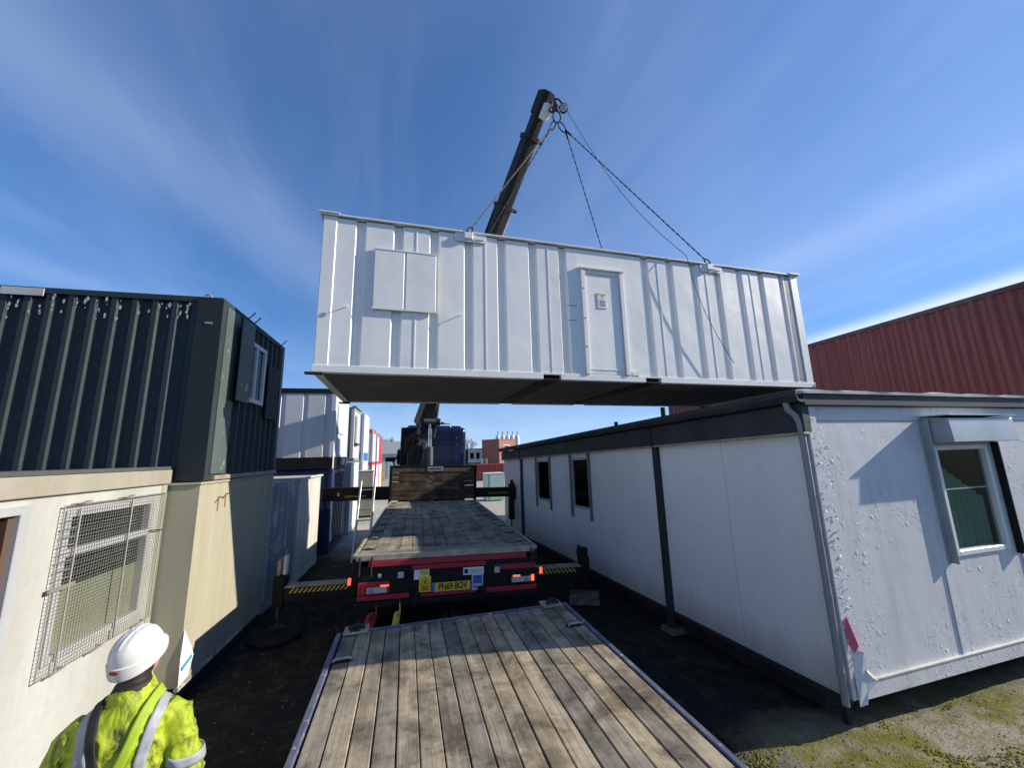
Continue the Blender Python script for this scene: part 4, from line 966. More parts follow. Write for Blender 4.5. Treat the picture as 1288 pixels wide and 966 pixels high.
# hood and side plates round the end window
hd = MB().hexa([EF(1.86, .0, 2.71), EF(3.09, .0, 2.71), EF(3.09, .25, 2.71), EF(1.86, .25, 2.71), EF(1.86, .0, 3.02), EF(3.09, .0, 3.02), EF(3.09, .235, 2.99), EF(1.86, .235, 2.99)]).build('window_hood', 'galv', of, bev=.006)
ep_(1.84, 3.11, .0, .262, 3.022, 3.03, 'hood_top', 'flash_white', hd)
for e, m_ in ((1.825, 'galv'), (3.065, 'navy_black')):
    pl_ = ep_(e, e+.02, .0, .07, 1.36, 2.705 if e > 2 else 3.0, 'side_plate', m_, bev=.003)
    ep_(e-.05 if e < 2 else e+.03, e if e < 2 else e+.075, .0, .010, 1.36, 3.0, 'plate_flange', m_, pl_)
    for z in (1.42, 1.9, 2.4, 2.85): MB().lathe([(0, 0), (.010, 0), (.008, .008), (0, .01)], (0, 0, 0), 8).xf(lambda p: EF(e-.025 if e < 2 else e+.055, .011+p.z, z)+D2*p.x+Vector((0, 0, p.y))).build('bolt', 'alu', pl_)
# downpipe at the corner
pp = [SF(.10, .13, 3.19), SF(.09, .13, 3.12), SF(.05, .08, 3.04), SF(.03, .055, 2.95), SF(.03, .055, 2.0), SF(.03, .055, 1.0), SF(.03, .055, .36), SF(.03, .06, .26)]
dp = MB().tube(pp, .034, 10).build('downpipe', 'pipe_grey', of, smooth=True)
for z in (2.9, 2.05, 1.2, .5): MB().tube([SF(.03, .055, z), SF(.03, .055, z+.05)], .038, 10).build('pipe_clip', 'pipe_grey', dp, smooth=True)
# torn corner skin
MB().quad(EF(.02, .016, 1.0), EF(.07, .02, 1.04), EF(.14, .03, .84), EF(.175, .05, .70), EF(.12, .056, .78), EF(.06, .05, .72), EF(.03, .02, .80)).build('torn_skin', 'pink_paint', of, recalc=False)
MB().quad(EF(.035, .03, .76), EF(.17, .055, .72), EF(.19, .045, .52), EF(.175, .035, .38), EF(.13, .045, .27), EF(.05, .024, .25)).build('torn_skin', 'tear_white', of, recalc=False)
MB().quad(EF(.165, .016, .60), EF(.32, .03, .46), EF(.30, .05, .44), EF(.17, .06, .54)).build('torn_skin', 'tear_tan', of, recalc=False)
MB().quad(EF(.168, .045, .54), EF(.29, .05, .44), EF(.175, .035, .36)).build('torn_skin', 'tear_white', of, recalc=False)
B(4.13, 4.18, 3.46, 3.52, -.02, .295).build('stump', 'steel_dark', of)
# curled paint flakes along the corner
mb = MB()
for i in range(110):
    z = random.uniform(.5, 3.0); e = random.choice((random.uniform(.02, .13), random.uniform(.13, .2))); s = random.uniform(.005, .014)
    a = random.uniform(0, 6.28); c0 = EF(e, .014, z); dx = D2*math.cos(a)*s+Vector((0, 0, math.sin(a)*s)); dy = D2*-math.sin(a)*s+Vector((0, 0, math.cos(a)*s))
    mb.quad(c0-dx-dy*.6, c0+dx-dy*.4+N2*random.uniform(0, .015), c0+dx*.8+dy+N2*random.uniform(.005, .025), c0-dx*.7+dy*.5)
stuff(mb.build('paint_flakes', 'blistered', of, recalc=False))

# ------------------------------------------------------------------ red containers behind the office
container('shipping_container', 'dull red corrugated shipping container stacked on top behind the pale office', 12.0, 14.44, 4.55, 16.74, 3.06, 5.93, 'red_steel', 'red_rail', period=.29, dep=.045, group='red shipping containers')
container('shipping_container', 'lower red shipping container hidden behind the pale office', 12.0, 14.44, 4.55, 16.74, .06, 3.05, 'red_steel', 'red_rail', period=.29, dep=.045, group='red shipping containers')

# ------------------------------------------------------------------ left: near white cabin with the caged window
AX = -2.98; AY1 = 5.68
ac = thing('site_cabin', 'white site cabin at far left with a caged window and an open doorway', 'site cabin', (-4.2, 2.4, 0))
def ap(y0, y1, o0, o1, z0, z1, name, mat, par=ac, bev=0): return B(AX+o0, AX+o1, y0, y1, z0, z1).build(name, mat, par, bev=bev)
DY0, DY1, DZ = 3.03, 3.88, 2.35
WY0, WY1, WZ0_, WZ1_ = 4.30, 5.46, 1.10, 2.33
ap(DY1, WY0, -.06, 0, .12, 2.47, 'wall_panel', 'white_wall'); ap(WY0, WY1, -.06, 0, .12, WZ0_, 'wall_panel', 'white_wall'); ap(WY0, WY1, -.06, 0, WZ1_, 2.47, 'wall_panel', 'white_wall'); ap(WY1, 5.585, -.06, 0, .12, 2.47, 'wall_panel', 'white_wall')
ap(DY0, DY1, -.06, 0, DZ, 2.47, 'wall_panel', 'white_wall'); ap(-1.0, DY0, -.06, 0, .12, 2.47, 'wall_panel', 'white_wall')
ap(5.59, AY1, -.10, .012, .06, 2.47, 'corner_post', 'olive_post', bev=.01)
ap(-1.0, AY1+.01, -.2, .035, 2.475, 2.64, 'roof_fascia', 'tan_trim', bev=.008)
ap(-1.0, AY1, -.06, .01, .06, .117, 'base_rail', 'tan_trim')
B(-5.5, AX+.02, -1.0, AY1, 2.645, 2.68).build('roof', 'roof_felt', ac); B(-5.5, AX-.06, -1.0, AY1, .06, .13).build('floor', 'interior', ac)
B(-5.5, -5.44, -1, AY1, .1, 2.64).build('back_wall', 'interior', ac); B(-5.44, AX-.06, AY1-.06, AY1-.0, .13, 2.47).build('end_wall', 'white_wall', ac); B(-5.44, AX-.06, -1, -.94, .13, 2.47).build('end_wall', 'white_wall', ac)
B(-5.44, AX-.06, -.94, AY1-.06, 2.44, 2.47).build('ceiling', 'interior', ac)
B(-5.44, AX-.08, 4.02, 4.06, .13, 2.44).build('partition', 'brown_door', ac); B(-5.44, AX-.08, 2.85, 2.9, .13, 2.44).build('partition', 'interior', ac)
for a, b, c, d in ((DY1-.005, DY1+.075, .12, DZ+.07), (DY0-.075, DY0+.005, .12, DZ+.07), (DY0+.005, DY1-.005, DZ, DZ+.07)): ap(a, b, -.10, .022, c, d, 'door_frame', 'frame_grey', bev=.006)
ap(DY1-.05, DY1-.006, -.75, -.02, .15, DZ-.01, 'open_door', 'brown_door')
# window
fr = MB()
wnd = ap(WY0+.05, WY1-.05, -.05, -.044, WZ0_+.05, WZ1_-.05, 'window', 'glass')
for a, b, c, d in ((WY0, WY0+.06, WZ0_, WZ1_), (WY1-.06, WY1, WZ0_, WZ1_), (WY0+.06, WY1-.06, WZ0_, WZ0_+.06), (WY0+.06, WY1-.06, WZ1_-.06, WZ1_), (WY0+.06, WY1-.06, 1.93, 2.0)): ap(a, b, -.06, .018, c, d, 'window_frame', 'frame_grey', wnd, bev=.005)
mb = MB()
for i in range(14): 
    z = 1.68+i*.047; mb.hexa([(AX-.13, WY0+.3, z), (AX-.10, WY0+.3, z+.012), (AX-.10, WY1-.06, z+.012), (AX-.13, WY1-.06, z), (AX-.129, WY0+.3, z+.003), (AX-.099, WY0+.3, z+.015), (AX-.099, WY1-.06, z+.015), (AX-.129, WY1-.06, z+.003)])
stuff(mb.build('blind_slats', 'blind', wnd))
ap(WY0+.04, WY1-.04, -.075, -.055, WZ0_+.04, 1.655, 'lower_board', 'beige_board', wnd)
ap(WY0+.05, WY1-.05, -.30, -.28, WZ0_, WZ1_, 'inner_screen', 'interior', wnd)
# cage
cg = MB(); cy0, cy1, cz0, cz1 = 4.235, 5.62, 1.02, 2.375; o = .035
cage = MB().tube([(AX+o, cy0, cz0), (AX+o, cy1, cz0), (AX+o, cy1, cz1), (AX+o, cy0, cz1)], .006, 6, closed=True).build('cage_frame', 'mesh_wire', ac, smooth=True)
mb = MB(); y = cy0
while y < cy1: mb.bar((AX+o, y, cz0), (AX+o, y, cz1), .0028, .0028); y += .030
z = cz0
while z < cz1: mb.bar((AX+o+.003, cy0, z), (AX+o+.003, cy1, z), .0028, .0028); z += .030
stuff(mb.build('wire_mesh', 'mesh_wire', cage))
for y in (4.40, 5.05): MB().tube([(AX+o+.008, y, cz0), (AX+o+.008, y, cz1-.03)], .008, 6).build('cage_bar', 'mesh_wire', cage, smooth=True)
MB().bar((AX+o+.004, cy0-.03, 1.70), (AX+o+.004, 4.46, 1.70), .012, .035).build('cage_bar', 'mesh_wire', cage)
MB().bar((AX+o+.004, 5.4, 1.98), (AX+o+.004, cy1, 1.95), .01, .012).build('cage_bar', 'steel_dark', cage)
for z in [1.77+.068*i for i in range(8)]: MB().tube([(AX+.03, cy0+.02, z), (AX+.03, 4.41, z)], .005, 5).build('grille_bar', 'mesh_wire', cage)
for y, z in ((4.34, cz1+.005), (4.9, cz1+.005), (4.34, cz0-.01), (4.75, cz0-.01), (5.35, cz0-.01)):
    MB().tube([(AX, y, z), (AX+o+.02, y, z+.005), (AX+o+.02, y+.14, z+.015), (AX+.0, y+.15, z+.012)], .007, 6).build('cage_hook', 'mesh_wire', cage, smooth=True)
MB().tube([(AX+.0, 3.89, .98), (AX+.05, 3.91, .98), (AX+.05, 3.91, .91)], .008, 6).build('door_hook', 'rust', ac, smooth=True)

# ------------------------------------------------------------------ cream cabin below the green container
BX, BY0, BY1, BZ1 = -2.65, 5.72, 8.20, 2.475
bc = thing('site_cabin', 'cream flat sided site cabin under the green container, half in shadow', 'site cabin', (-4.0, 7.0, 0))
pb = [(0, 0), (.10, 0), (.11, -.006), (.125, -.006), (.135, 0), (.40, 0), (.41, .006), (.42, 0), (.80, 0), (.81, .006), (.82, 0), (1.22, 0), (1.23, .006), (1.24, 0), (1.65, 0), (1.66, .006), (1.67, 0), (2.05, 0), (2.06, .006), (2.07, 0), (BY1-BY0, 0)]
MB().corr((BX, BY0, .19), (0, 1, 0), pb, (1, 0, 0), BZ1-.19-.03).build('end_wall', 'cream', bc, recalc=False)
MB().corr((-5.6, BY0, .19), (1, 0, 0), [(0, 0), (-5.6+8.0, 0), (2.9, 0), (BX+5.6, 0)], (0, -1, 0), BZ1-.22).build('side_wall', 'cream', bc, recalc=False)
B(-5.6, BX-.01, BY0+.01, BY1-.01, .19, BZ1-.02).build('light_blocker', 'interior', bc)  # unseen core added to stop light behind the thin walls
B(-5.62, BX+.02, BY0-.02, BY1+.01, BZ1-.03, BZ1).build('roof', 'cream', bc, bev=.005)
B(-5.6, BX-.04, BY0+.05, BY1-.03, .0, .185).build('gap_shade', 'steel_dark', bc)  # recessed dark block stands in for the shaded gap underneath
B(BX-.03, BX+.015, BY0, BY1, .15, .188).build('base_rail', 'peel_grey', bc)
for y, z in ((6.22, 2.25), (6.42, 2.28)):
    rh = MB().tube([(BX, y, z), (BX+.06, y-.02, z), (BX+.10, y-.10, z-.01)], .008, 6).build('stay_hook', 'rust', bc, smooth=True)
    B(BX+.002, BX+.004, y-.014, y+.012, z-.18, z-.005).build('rust_streak', 'rust', rh)
B(BX, BX+.02, 8.17, 8.20, .3, 2.44).build('edge_trim', 'frame_grey', bc)
# torn lower skirt at its corner
MB().quad((BX+.012, BY0+.0, .80), (BX+.03, BY0+.16, .56), (BX+.035, BY0+.22, .44), (BX+.04, BY0+.12, .26), (BX+.02, BY0-.02, .20), (BX+.012, BY0-.02, .5)).build('torn_skirt', 'tear_white', bc, recalc=False)
MB().quad((BX+.030, BY0+.0, .40), (BX+.044, BY0+.17, .47), (BX+.044, BY0+.17, .43), (BX+.032, BY0+.0, .36)).build('tape_strip', plain('cyan_tape', c_(.05, .34, .37), .4), bc, recalc=False)

# ------------------------------------------------------------------ the dark green container on top
gc = container('storage_container', 'dark green corrugated container with chipped paint, stacked over the cream cabin', -8.75, -2.65, 5.78, 8.32, 2.485, 4.95, 'green_steel', 'green_steel', 'green_post', period=.225, dep=.05, rh=.075, flat=.125, slope=.20, castings=False)
B(-2.95, -2.645, 5.772, 5.779, 2.50, 4.93).build('corner_sheet', 'green_dimmed', gc)
B(-2.662, -2.642, 5.912, 6.30, 2.57, 4.87).build('end_plate', 'green_sunlit', gc)  # sunlit strip of the end wall, carried by the plate's lighter green
GX = -2.65
wnd = B(GX+.0, GX+.012, 6.62, 7.26, 3.70, 4.55).build('window', 'glass', gc)
B(GX-.012, GX-.004, 6.6, 7.3, 3.66, 4.58).build('window_back', 'interior', wnd)
for a, b, c, d in ((6.57, 6.64, 3.64, 4.61), (7.25, 7.32, 3.64, 4.61), (6.64, 7.25, 3.64, 3.71), (6.64, 7.25, 4.54, 4.61), (6.91, 6.97, 3.71, 4.54)): B(GX-.02, GX+.045, a, b, c, d).build('window_frame', 'upvc', wnd, bev=.005)
sh = B(GX+.10, GX+.125, 6.16, 6.56, 3.58, 4.80).build('shutter', 'green_sunlit', gc, bev=.005)
B(GX+.0, GX+.10, 6.54, 6.56, 3.6, 4.78).build('shutter_return', 'green_sunlit', sh)
for z in (3.75, 4.6): B(GX+.0, GX+.10, 6.50, 6.535, z, z+.07).build('hinge', 'green_sunlit', sh)
sh = B(GX+.004, GX+.03, 7.50, 8.02, 3.45, 4.42).build('shutter', 'navy_black', gc, bev=.005)
for y in (6.5, 6.72, 8.0): MB().tube([(GX-.02, y, 4.86), (GX+.06, y+.03, 4.96), (GX+.10, y+.05, 5.03)], .009, 6).build('stay_rod', 'steel_dark', gc, smooth=True)
MB().tube([(GX-.22+.05*math.cos(t), 5.83, 4.95+.05*math.sin(t)) for t in [k*math.pi/8 for k in range(9)]], .012, 6).build('lifting_eye', 'worn_metal', gc, smooth=True)
B(-5.05, -4.62, 5.768, 5.779, 4.83, 4.93).build('rust_patch', 'old_white', gc, bev=.003)
B(-2.84, -2.75, 5.766, 5.771, 4.56, 4.59).build('name_tag', 'galv', gc)
B(GX-.02, GX+.03, 6.0, 8.3, 2.487, 2.545).build('door_sill', 'worn_metal', gc, bev=.006)
# chipped white paint on the ridge tops
mb = MB()
for i in range(170):
    k = random.randint(10, 25); x = -8.62+.1125+k*.225+random.choice((-1, 1))*.045+random.uniform(-.02, .02); z = 4.86-abs(random.gauss(0, .16)) if random.random() < .7 else 2.57+abs(random.gauss(0, .02))
    s = random.uniform(.006, .022)
    if x > -2.9 or z < 2.5: continue
    a = random.uniform(0, 6.3); P = [(x+math.cos(a+t)*s*random.uniform(.5, 1), 5.7885 if False else 5.786, z+math.sin(a+t)*s*random.uniform(.8, 2.4)) for t in (0, 1.3, 2.5, 3.9, 5.1)]
    mb.quad(*P)
stuff(mb.build('paint_chips', 'old_white', gc, recalc=False))

# ------------------------------------------------------------------ the rest of the left row
container('storage_container', 'grey container with peeling paint beside the cream cabin, in shadow', -6.6, -2.68, 8.29, 9.86, .03, 2.30, 'peel_grey', 'peel_grey', period=.32, dep=.03, castings=False, flat=.3, slope=.1)
dct = container('shipping_container', 'weathered white container end, sunlit above and grey below, past the peeling container', -6.6, -2.65, 9.98, 11.95, .02, 2.32, 'old_white', 'old_white', period=.36, dep=.035, flat=.4, slope=.07)
B(-2.652, -2.60, 9.95, 11.98, 2.28, 2.33).build('roof_lip', 'old_white', dct, bev=.006)
container('shipping_container', 'dark blue container standing under the white cabin with black base', -8.2, -2.55, 12.92, 15.2, .03, 2.43, 'row_blue', 'row_blue', period=.26, dep=.04)
wc = container('site_cabin', 'white cabin with black top and base bands stacked on the blue container', -8.2, -2.55, 12.90, 15.2, 2.45, 4.92, 'row_white', 'row_white', 'row_white', period=.62, dep=.045, flat=.38, slope=.05, castings=False, topband=('navy_black', .15), baseband=('navy_black', .36), cat='site cabin')
B(-8.2+.13, -2.56, 12.893, 12.903, 4.76, 4.915).build('black_band', 'navy_black', wc); B(-8.2+.13, -2.56, 12.893, 12.903, 2.46, 2.80).build('black_band', 'navy_black', wc)
sw_ = B(-2.562, -2.53, 13.3, 14.3, 3.55, 4.45).build('shutter', 'row_white', wc, bev=.006)
B(-2.55, -2.47, 13.9, 14.4, 2.55, 2.75).build('step_bracket', 'galv', wc, bev=.01)
MB().tube([(-2.52, 13.6, 2.44), (-2.42, 13.7, 2.0), (-2.5, 14.6, 1.9), (-2.40, 14.9, 1.4)], .012, 6).build('blue_rope', 'band_blue', wc, smooth=True)
g1 = container('site_cabin', 'mid grey cabin with a shuttered window stacked on a white one', -8.3, -2.5, 16.2, 17.75, 2.66, 4.75, 'row_grey', 'row_grey', end_mat='row_lightgrey', post='row_lightgrey', period=.6, dep=.02, castings=False, cat='site cabin')
B(-2.51, -2.44, 16.55, 17.2, 3.35, 4.45).build('window_shutter', 'row_lightgrey', g1, bev=.01); B(-2.51, -2.40, 16.50, 17.3, 3.28, 3.33).build('shutter_sill', 'steel_dark', g1); B(-2.6, -2.42, 16.15, 17.8, 4.752, 4.80).build('roof_edge', 'row_grey', g1)
container('site_cabin', 'plain white cabin on the ground below the mid grey cabin', -8.3, -2.5, 15.95, 17.9, .03, 2.60, 'row_white', 'row_white', period=.6, dep=.02, castings=False, cat='site cabin')
container('site_cabin', 'tall white cabin with a bright blue base band in the upper row', -8.8, -3.0, 22.9, 25.1, 2.66, 5.25, 'row_white', 'row_white', period=.6, dep=.03, castings=False, baseband=('band_blue', .42), cat='site cabin')
container('site_cabin', 'light grey cabin on the ground under the blue banded one', -8.8, -3.0, 22.8, 25.2, .03, 2.64, 'row_lightgrey', 'row_lightgrey', period=.6, dep=.03, castings=False, cat='site cabin')
container('site_cabin', 'grey cabin with a red top band, nearer of the two red topped ones', -9.2, -3.4, 31.0, 33.0, 2.5, 4.95, 'row_lightgrey', 'row_lightgrey', period=.6, dep=.03, castings=False, topband=('row_red', .3), cat='site cabin')
container('site_cabin', 'grey cabin with a red top band, farther of the two red topped ones', -9.2, -3.4, 34.1, 35.8, 2.5, 4.90, 'row_lightgrey', 'row_lightgrey', period=.6, dep=.03, castings=False, topband=('row_red', .35), cat='site cabin')
container('site_cabin', 'all red cabin at the far end of the upper row', -9.2, -3.4, 36.4, 38.7, 2.5, 4.5, 'row_red', 'row_red', period=.5, dep=.03, castings=False, cat='site cabin')
for y0, y1, lb in ((30.9, 33.1, 'white cabin with red trim on the ground, nearer one in the far row'), (34.0, 36.0, 'white cabin with red trim on the ground, middle one in the far row'), (36.3, 38.8, 'white cabin with red trim on the ground, last in the far row')):
    container('site_cabin', lb, -9.2, -3.4, y0, y1, .03, 2.48, 'row_white', 'row_white', 'row_red', period=.5, dep=.03, castings=False, topband=('row_red', .2), cat='site cabin')
bx = thing('equipment_cabinet', 'plain beige steel cabinet behind the ladder', 'cabinet', (-2.5, 20.6, 0))
B(-2.88, -2.14, 20.2, 21.2, .08, 2.13).build('body', 'concrete', bx, bev=.02); B(-2.90, -2.12, 20.18, 21.22, 2.131, 2.17).build('lid', 'flash_white', bx, bev=.01)
B(-2.86, -2.16, 20.22, 21.18, .0, .08).build('plinth', 'steel_dark', bx); B(-2.84, -2.18, 20.19, 20.199, .2, 2.05).build('door_panel', 'tan_trim', bx)
yb_ = thing('barrier', 'small yellow barrier on the pale ground at the lane end', 'barrier', (-4.0, 41, 0))
B(-4.6, -4.4, 41, 41.1, 0, 1.9).build('post', 'sticker_yellow', yb_); B(-3.7, -3.5, 41, 41.1, 0, 1.9).build('post', 'sticker_yellow', yb_); B(-4.7, -3.3, 40.95, 40.99, .55, 1.1).build('rail', 'sticker_yellow', yb_); B(-4.7, -3.3, 40.95, 40.99, 1.5, 1.75).build('rail', 'sticker_yellow', yb_)
# ladder leaning on the stabiliser beam
ld = thing('ladder', 'aluminium ladder standing against the left stabiliser beam', 'ladder', (-1.45, 11.7, 0))
la, lb_ = Vector((-1.70, 11.65, 0)), Vector((-1.64, 12.38, 2.08)); ra, rb = Vector((-1.30, 11.65, 0)), Vector((-1.24, 12.40, 2.45))
MB().bar(la, lb_, .055, .065).build('stile', 'alu', ld, bev=.006); MB().bar(ra, rb, .055, .065).build('stile', 'alu', ld, bev=.006)
for i in range(7):
    t = .10+i*.13; MB().bar(la.lerp(lb_, t), ra.lerp(rb, t*.855), .03, .032).build('rung', 'alu', ld)

# ------------------------------------------------------------------ far background
sk = thing('skip', 'red steel skip in the yard behind the office', 'skip', (7.8, 45, 0))
MB().hexa([(6.5, 44, .05), (9.6, 44, .05), (9.6, 47, .05), (6.5, 47, .05), (6.0, 43.6, 1.8), (10.4, 43.6, 1.8), (10.4, 47.3, 1.8), (6.0, 47.3, 1.8)]).build('body', 'skip_red', sk)
for x in (6.1, 6.9, 7.7, 8.5, 9.3, 10.2): MB().bar((x*.9+.8, 43.9, .1), (x, 43.52, 1.8), .12, .10).build('rib', 'skip_red', sk)
B(5.95, 10.45, 43.5, 43.62, 1.72, 1.85).build('rim', 'skip_red', sk)
tq = thing('storage_cabinet', 'pale turquoise cabinet beside the far end of the office', 'cabinet', (4.55, 24.5, 0))
B(4.0, 5.15, 24, 25.2, .05, 1.62).build('body', 'turquoise', tq, bev=.02); B(4.2, 4.22, 23.985, 23.999, .1, 1.58).build('door_gap', 'steel_dark', tq); B(3.98, 5.17, 23.98, 25.22, 1.621, 1.66).build('lid', 'white', tq)
orb = thing('portable_building', 'orange red two storey portable building with a white window', 'building', (10.4, 51.5, 0), (0, 0, R(38)))
B(-1.7, 1.7, -1.5, 1.5, .05, 4.75).build('wall', 'orange_shaded', orb, world=False)
for i in range(7): B(1.7, 1.78, -1.45+i*.43, -1.2+i*.43, 1.9, 4.7).build('rib', 'orange_sunlit', orb, world=False)
B(1.70, 1.73, -1.5, 1.5, .05, 4.74).build('cladding', 'orange_sunlit', orb, world=False); B(-1.75, 1.8, -1.55, 1.55, 4.751, 4.85).build('roof', 'orange_shaded', orb, world=False)  # lighter skin carries the sunlit side in its colour
owb = B(-.75, .25, -1.53, -1.50, 2.9, 4.0).build('window', 'glass_dark', orb, world=False)
for a, b, c, d in ((-.85, -.75, 2.8, 4.1), (.25, .35, 2.8, 4.1), (-.75, .25, 2.8, 2.9), (-.75, .25, 4.0, 4.1)): B(a, b, -1.56, -1.5, c, d).build('window_frame', 'upvc', owb, world=False)
for i in range(5):
    so = thing('silo', ['tall pale silo behind the orange building, leftmost', 'tall pale silo behind the orange building, second from the left', 'tall pale silo behind the orange building, middle one', 'tall pale silo behind the orange building, second from the right', 'tall pale silo behind the orange building, rightmost'][i], 'silo', (12.0+i*.78, 60, 0), group='silos behind the orange building')
    MB().lathe([(.38, 0), (.38, 5.5), (.30, 5.75), (.06, 5.95)], (12.0+i*.78, 60, 0), 16).build('shell', 'row_white', so, smooth=True); MB().cyl((12.0+i*.78, 60, 5.9), (12.0+i*.78, 60, 6.5), .06, 8).build('vent_pipe', 'steel_dark', so)
gb = thing('portable_building', 'grey two storey site office with small windows beside the lorry cab', 'building', (7.3, 53, 0))
B(5.6, 8.5, 52, 55, .05, 3.6).build('wall', 'row_lightgrey', gb); B(5.5, 8.6, 51.9, 55.1, 3.6, 3.75).build('roof', 'row_grey', gb); B(5.6, 8.5, 51.96, 51.99, .05, 1.95).build('lower_cladding', 'office_strip', gb); B(5.6, 8.5, 51.93, 51.985, 1.95, 2.1).build('floor_band', 'white', gb)
for x in (5.8, 6.6, 7.4): B(x, x+.45, 51.95, 51.995, 2.4, 3.2).build('window', 'glass_dark', gb)
B(8.0, 8.5, 51.94, 51.99, .3, 3.55).build('door_panel', 'white', gb)
for x, lb in ((7.9, 'left of two white gate posts before the grey site office'), (8.45, 'right of two white gate posts before the grey site office')):
    po = thing('gate_post', lb, 'post', (x, 50, 0), group='white gate posts'); B(x-.1, x+.1, 49.9, 50.1, 0, 2.3).build('post_shaft', 'white', po, bev=.02); B(x-.14, x+.14, 49.86, 50.14, 2.3, 2.4).build('cap', 'white', po)
whs = thing('warehouse', 'long low warehouse with a grey pitched roof beyond the lane', 'building', (-2, 62, 0))
B(-7.5, 4.5, 60, 70, .0, 3.4).build('wall', 'row_white', whs)
MB().quad((-8, 59.5, 3.4), (5, 59.5, 3.4), (5, 65, 5.4), (-8, 65, 5.4)).quad((-8, 70.5, 3.4), (5, 70.5, 3.4), (5, 65, 5.4), (-8, 65, 5.4)).quad((-8, 59.5, 3.4), (-8, 65, 5.4), (-8, 70.5, 3.4)).quad((5, 59.5, 3.4), (5, 65, 5.4), (5, 70.5, 3.4)).build('roof', 'row_grey', whs)
for i in range(5): B(-7+i*2.2, -5.6+i*2.2, 59.97, 59.995, 1.6, 2.9).build('window', 'glass_dark', whs)
fence = thing('fence', 'pale panel fence at the end of the lane', 'fence', (-4, 56, 0))
for i in range(10): B(-7.5+i*1.1, -6.45+i*1.1, 56, 56.06, .1, 2.3).build('fence_panel', 'row_lightgrey' if i % 3 else 'turquoise', fence)
for i in range(11): B(-7.54+i*1.1, -7.46+i*1.1, 55.97, 56.1, 0, 2.4).build('fence_post', 'galv', fence)
rl = tag(B(14, 60, 70, 78, 0, 3.2).build('distant_shed', 'row_grey', bev=.05), 'low grey shed far behind the office', 'building')
def tree(x, y, h, label, seed):
    rnd = random.Random(seed); t = thing('bare_tree', label, 'tree', (x, y, 0), group='bare trees on the skyline')
    trunk = MB(); tw = MB()
    def br(p, d, ln, r, dep):
        q = p+d*ln; (trunk if dep > 3 else tw).tube([p, p.lerp(q, .5)+Vector((rnd.uniform(-.05, .05), rnd.uniform(-.05, .05), 0))*ln, q], [r, r*.85, r*.65], 5)
        if dep == 0: return
        for k in range(3 if dep < 4 else 4):
            dd = (d+Vector((rnd.uniform(-.7, .7), rnd.uniform(-.7, .7), rnd.uniform(-.1, .5)))).normalized(); br(p+d*ln*rnd.uniform(.55, 1), dd, ln*rnd.uniform(.55, .8), r*.55, dep-1)
    br(Vector((x, y, 0)), Vector((0, 0, 1)), h*.34, h*.016, 5)
    trunk.build('trunk', 'bark', t); tw.build('crown', 'bark', t, recalc=False)
for i, (x, y, h, lb) in enumerate(((-5.5, 80, 9, 'bare tree above the warehouse roof, leftmost on the skyline'), (-2.5, 85, 8.5, 'bare tree above the warehouse roof, next to the lorry cab'), (-8.5, 88, 9.5, 'bare tree on the skyline behind the red cabin'), (10.5, 84, 8.5, 'bare tree rising above the grey site office'))): tree(x, y, h, lb, i+3)

# ------------------------------------------------------------------ tag line
def line(pts, r): return MB().tube(pts, r, 5)
tp = TIP+Vector((.45, -.15, -.45)); pe_ = Vector((5.95, 6.12, 4.35))
mid1 = Vector((5.1, 6.05, 6.5))
pts = [tp]
for i in range(1, 15):
    t = i/14; q = tp.lerp(mid1, t); q.z -= .9*math.sin(math.pi*t)*.5; pts.append(q)
for i in range(1, 9):
    t = i/8; q = mid1.lerp(pe_, t); q.y = min(q.y, 6.12); q.x -= .15*math.sin(math.pi*t); pts.append(q)
tag(line(pts, .006).build('tag_line', 'rope', smooth=True), 'thin loose tag line hanging in front of the white cabin', 'rope')

# ------------------------------------------------------------------ the man in the hi-vis jacket
MAN = (-1.47, 2.74, 0); MROT = R(12)
pn = thing('person', 'person in dirty yellow hi-vis jacket and white helmet, seen from behind, looking up', 'person', MAN, (0, 0, MROT))
def ellip(mb, rings, n=20):
    b = len(mb.v)
    for z, rx, ry, cx, cy in rings:
        for k in range(n):
            a = 6.28318*k/n; mb.v.append(Vector((cx+rx*math.cos(a), cy+ry*math.sin(a), z)))
    for i in range(len(rings)-1):
        for k in range(n): mb.f.append((b+i*n+k, b+i*n+(k+1) % n, b+(i+1)*n+(k+1) % n, b+(i+1)*n+k))
    mb.f.append(tuple(b+k for k in range(n))[::-1]); mb.f.append(tuple(b+(len(rings)-1)*n+k for k in range(n)))
HT = Matrix.Rotation(R(-22), 4, 'Z') @ Matrix.Rotation(R(16), 4, 'X')
HC = Vector((0, .015, 1.68))
def hp(v): return HC+(HT.to_3x3() @ Vector(v))
bmb = MB()
ellip(bmb, [(.74, .185, .14, 0, 0), (.85, .205, .155, 0, 0), (1.0, .20, .155, 0, 0), (1.12, .205, .157, 0, -.005), (1.24, .212, .157, 0, -.012), (1.34, .212, .145, 0, -.018), (1.40, .195, .128, 0, -.015), (1.45, .145, .108, 0, -.01), (1.49, .10, .095, 0, 0), (1.545, .084, .088, 0, .005), (1.565, .076, .08, 0, .01)])
bmb.tube([(0, .0, 1.5), (0, .01, 1.6), hp((0, -.01, -.03))], [.06, .058, .06], 14)
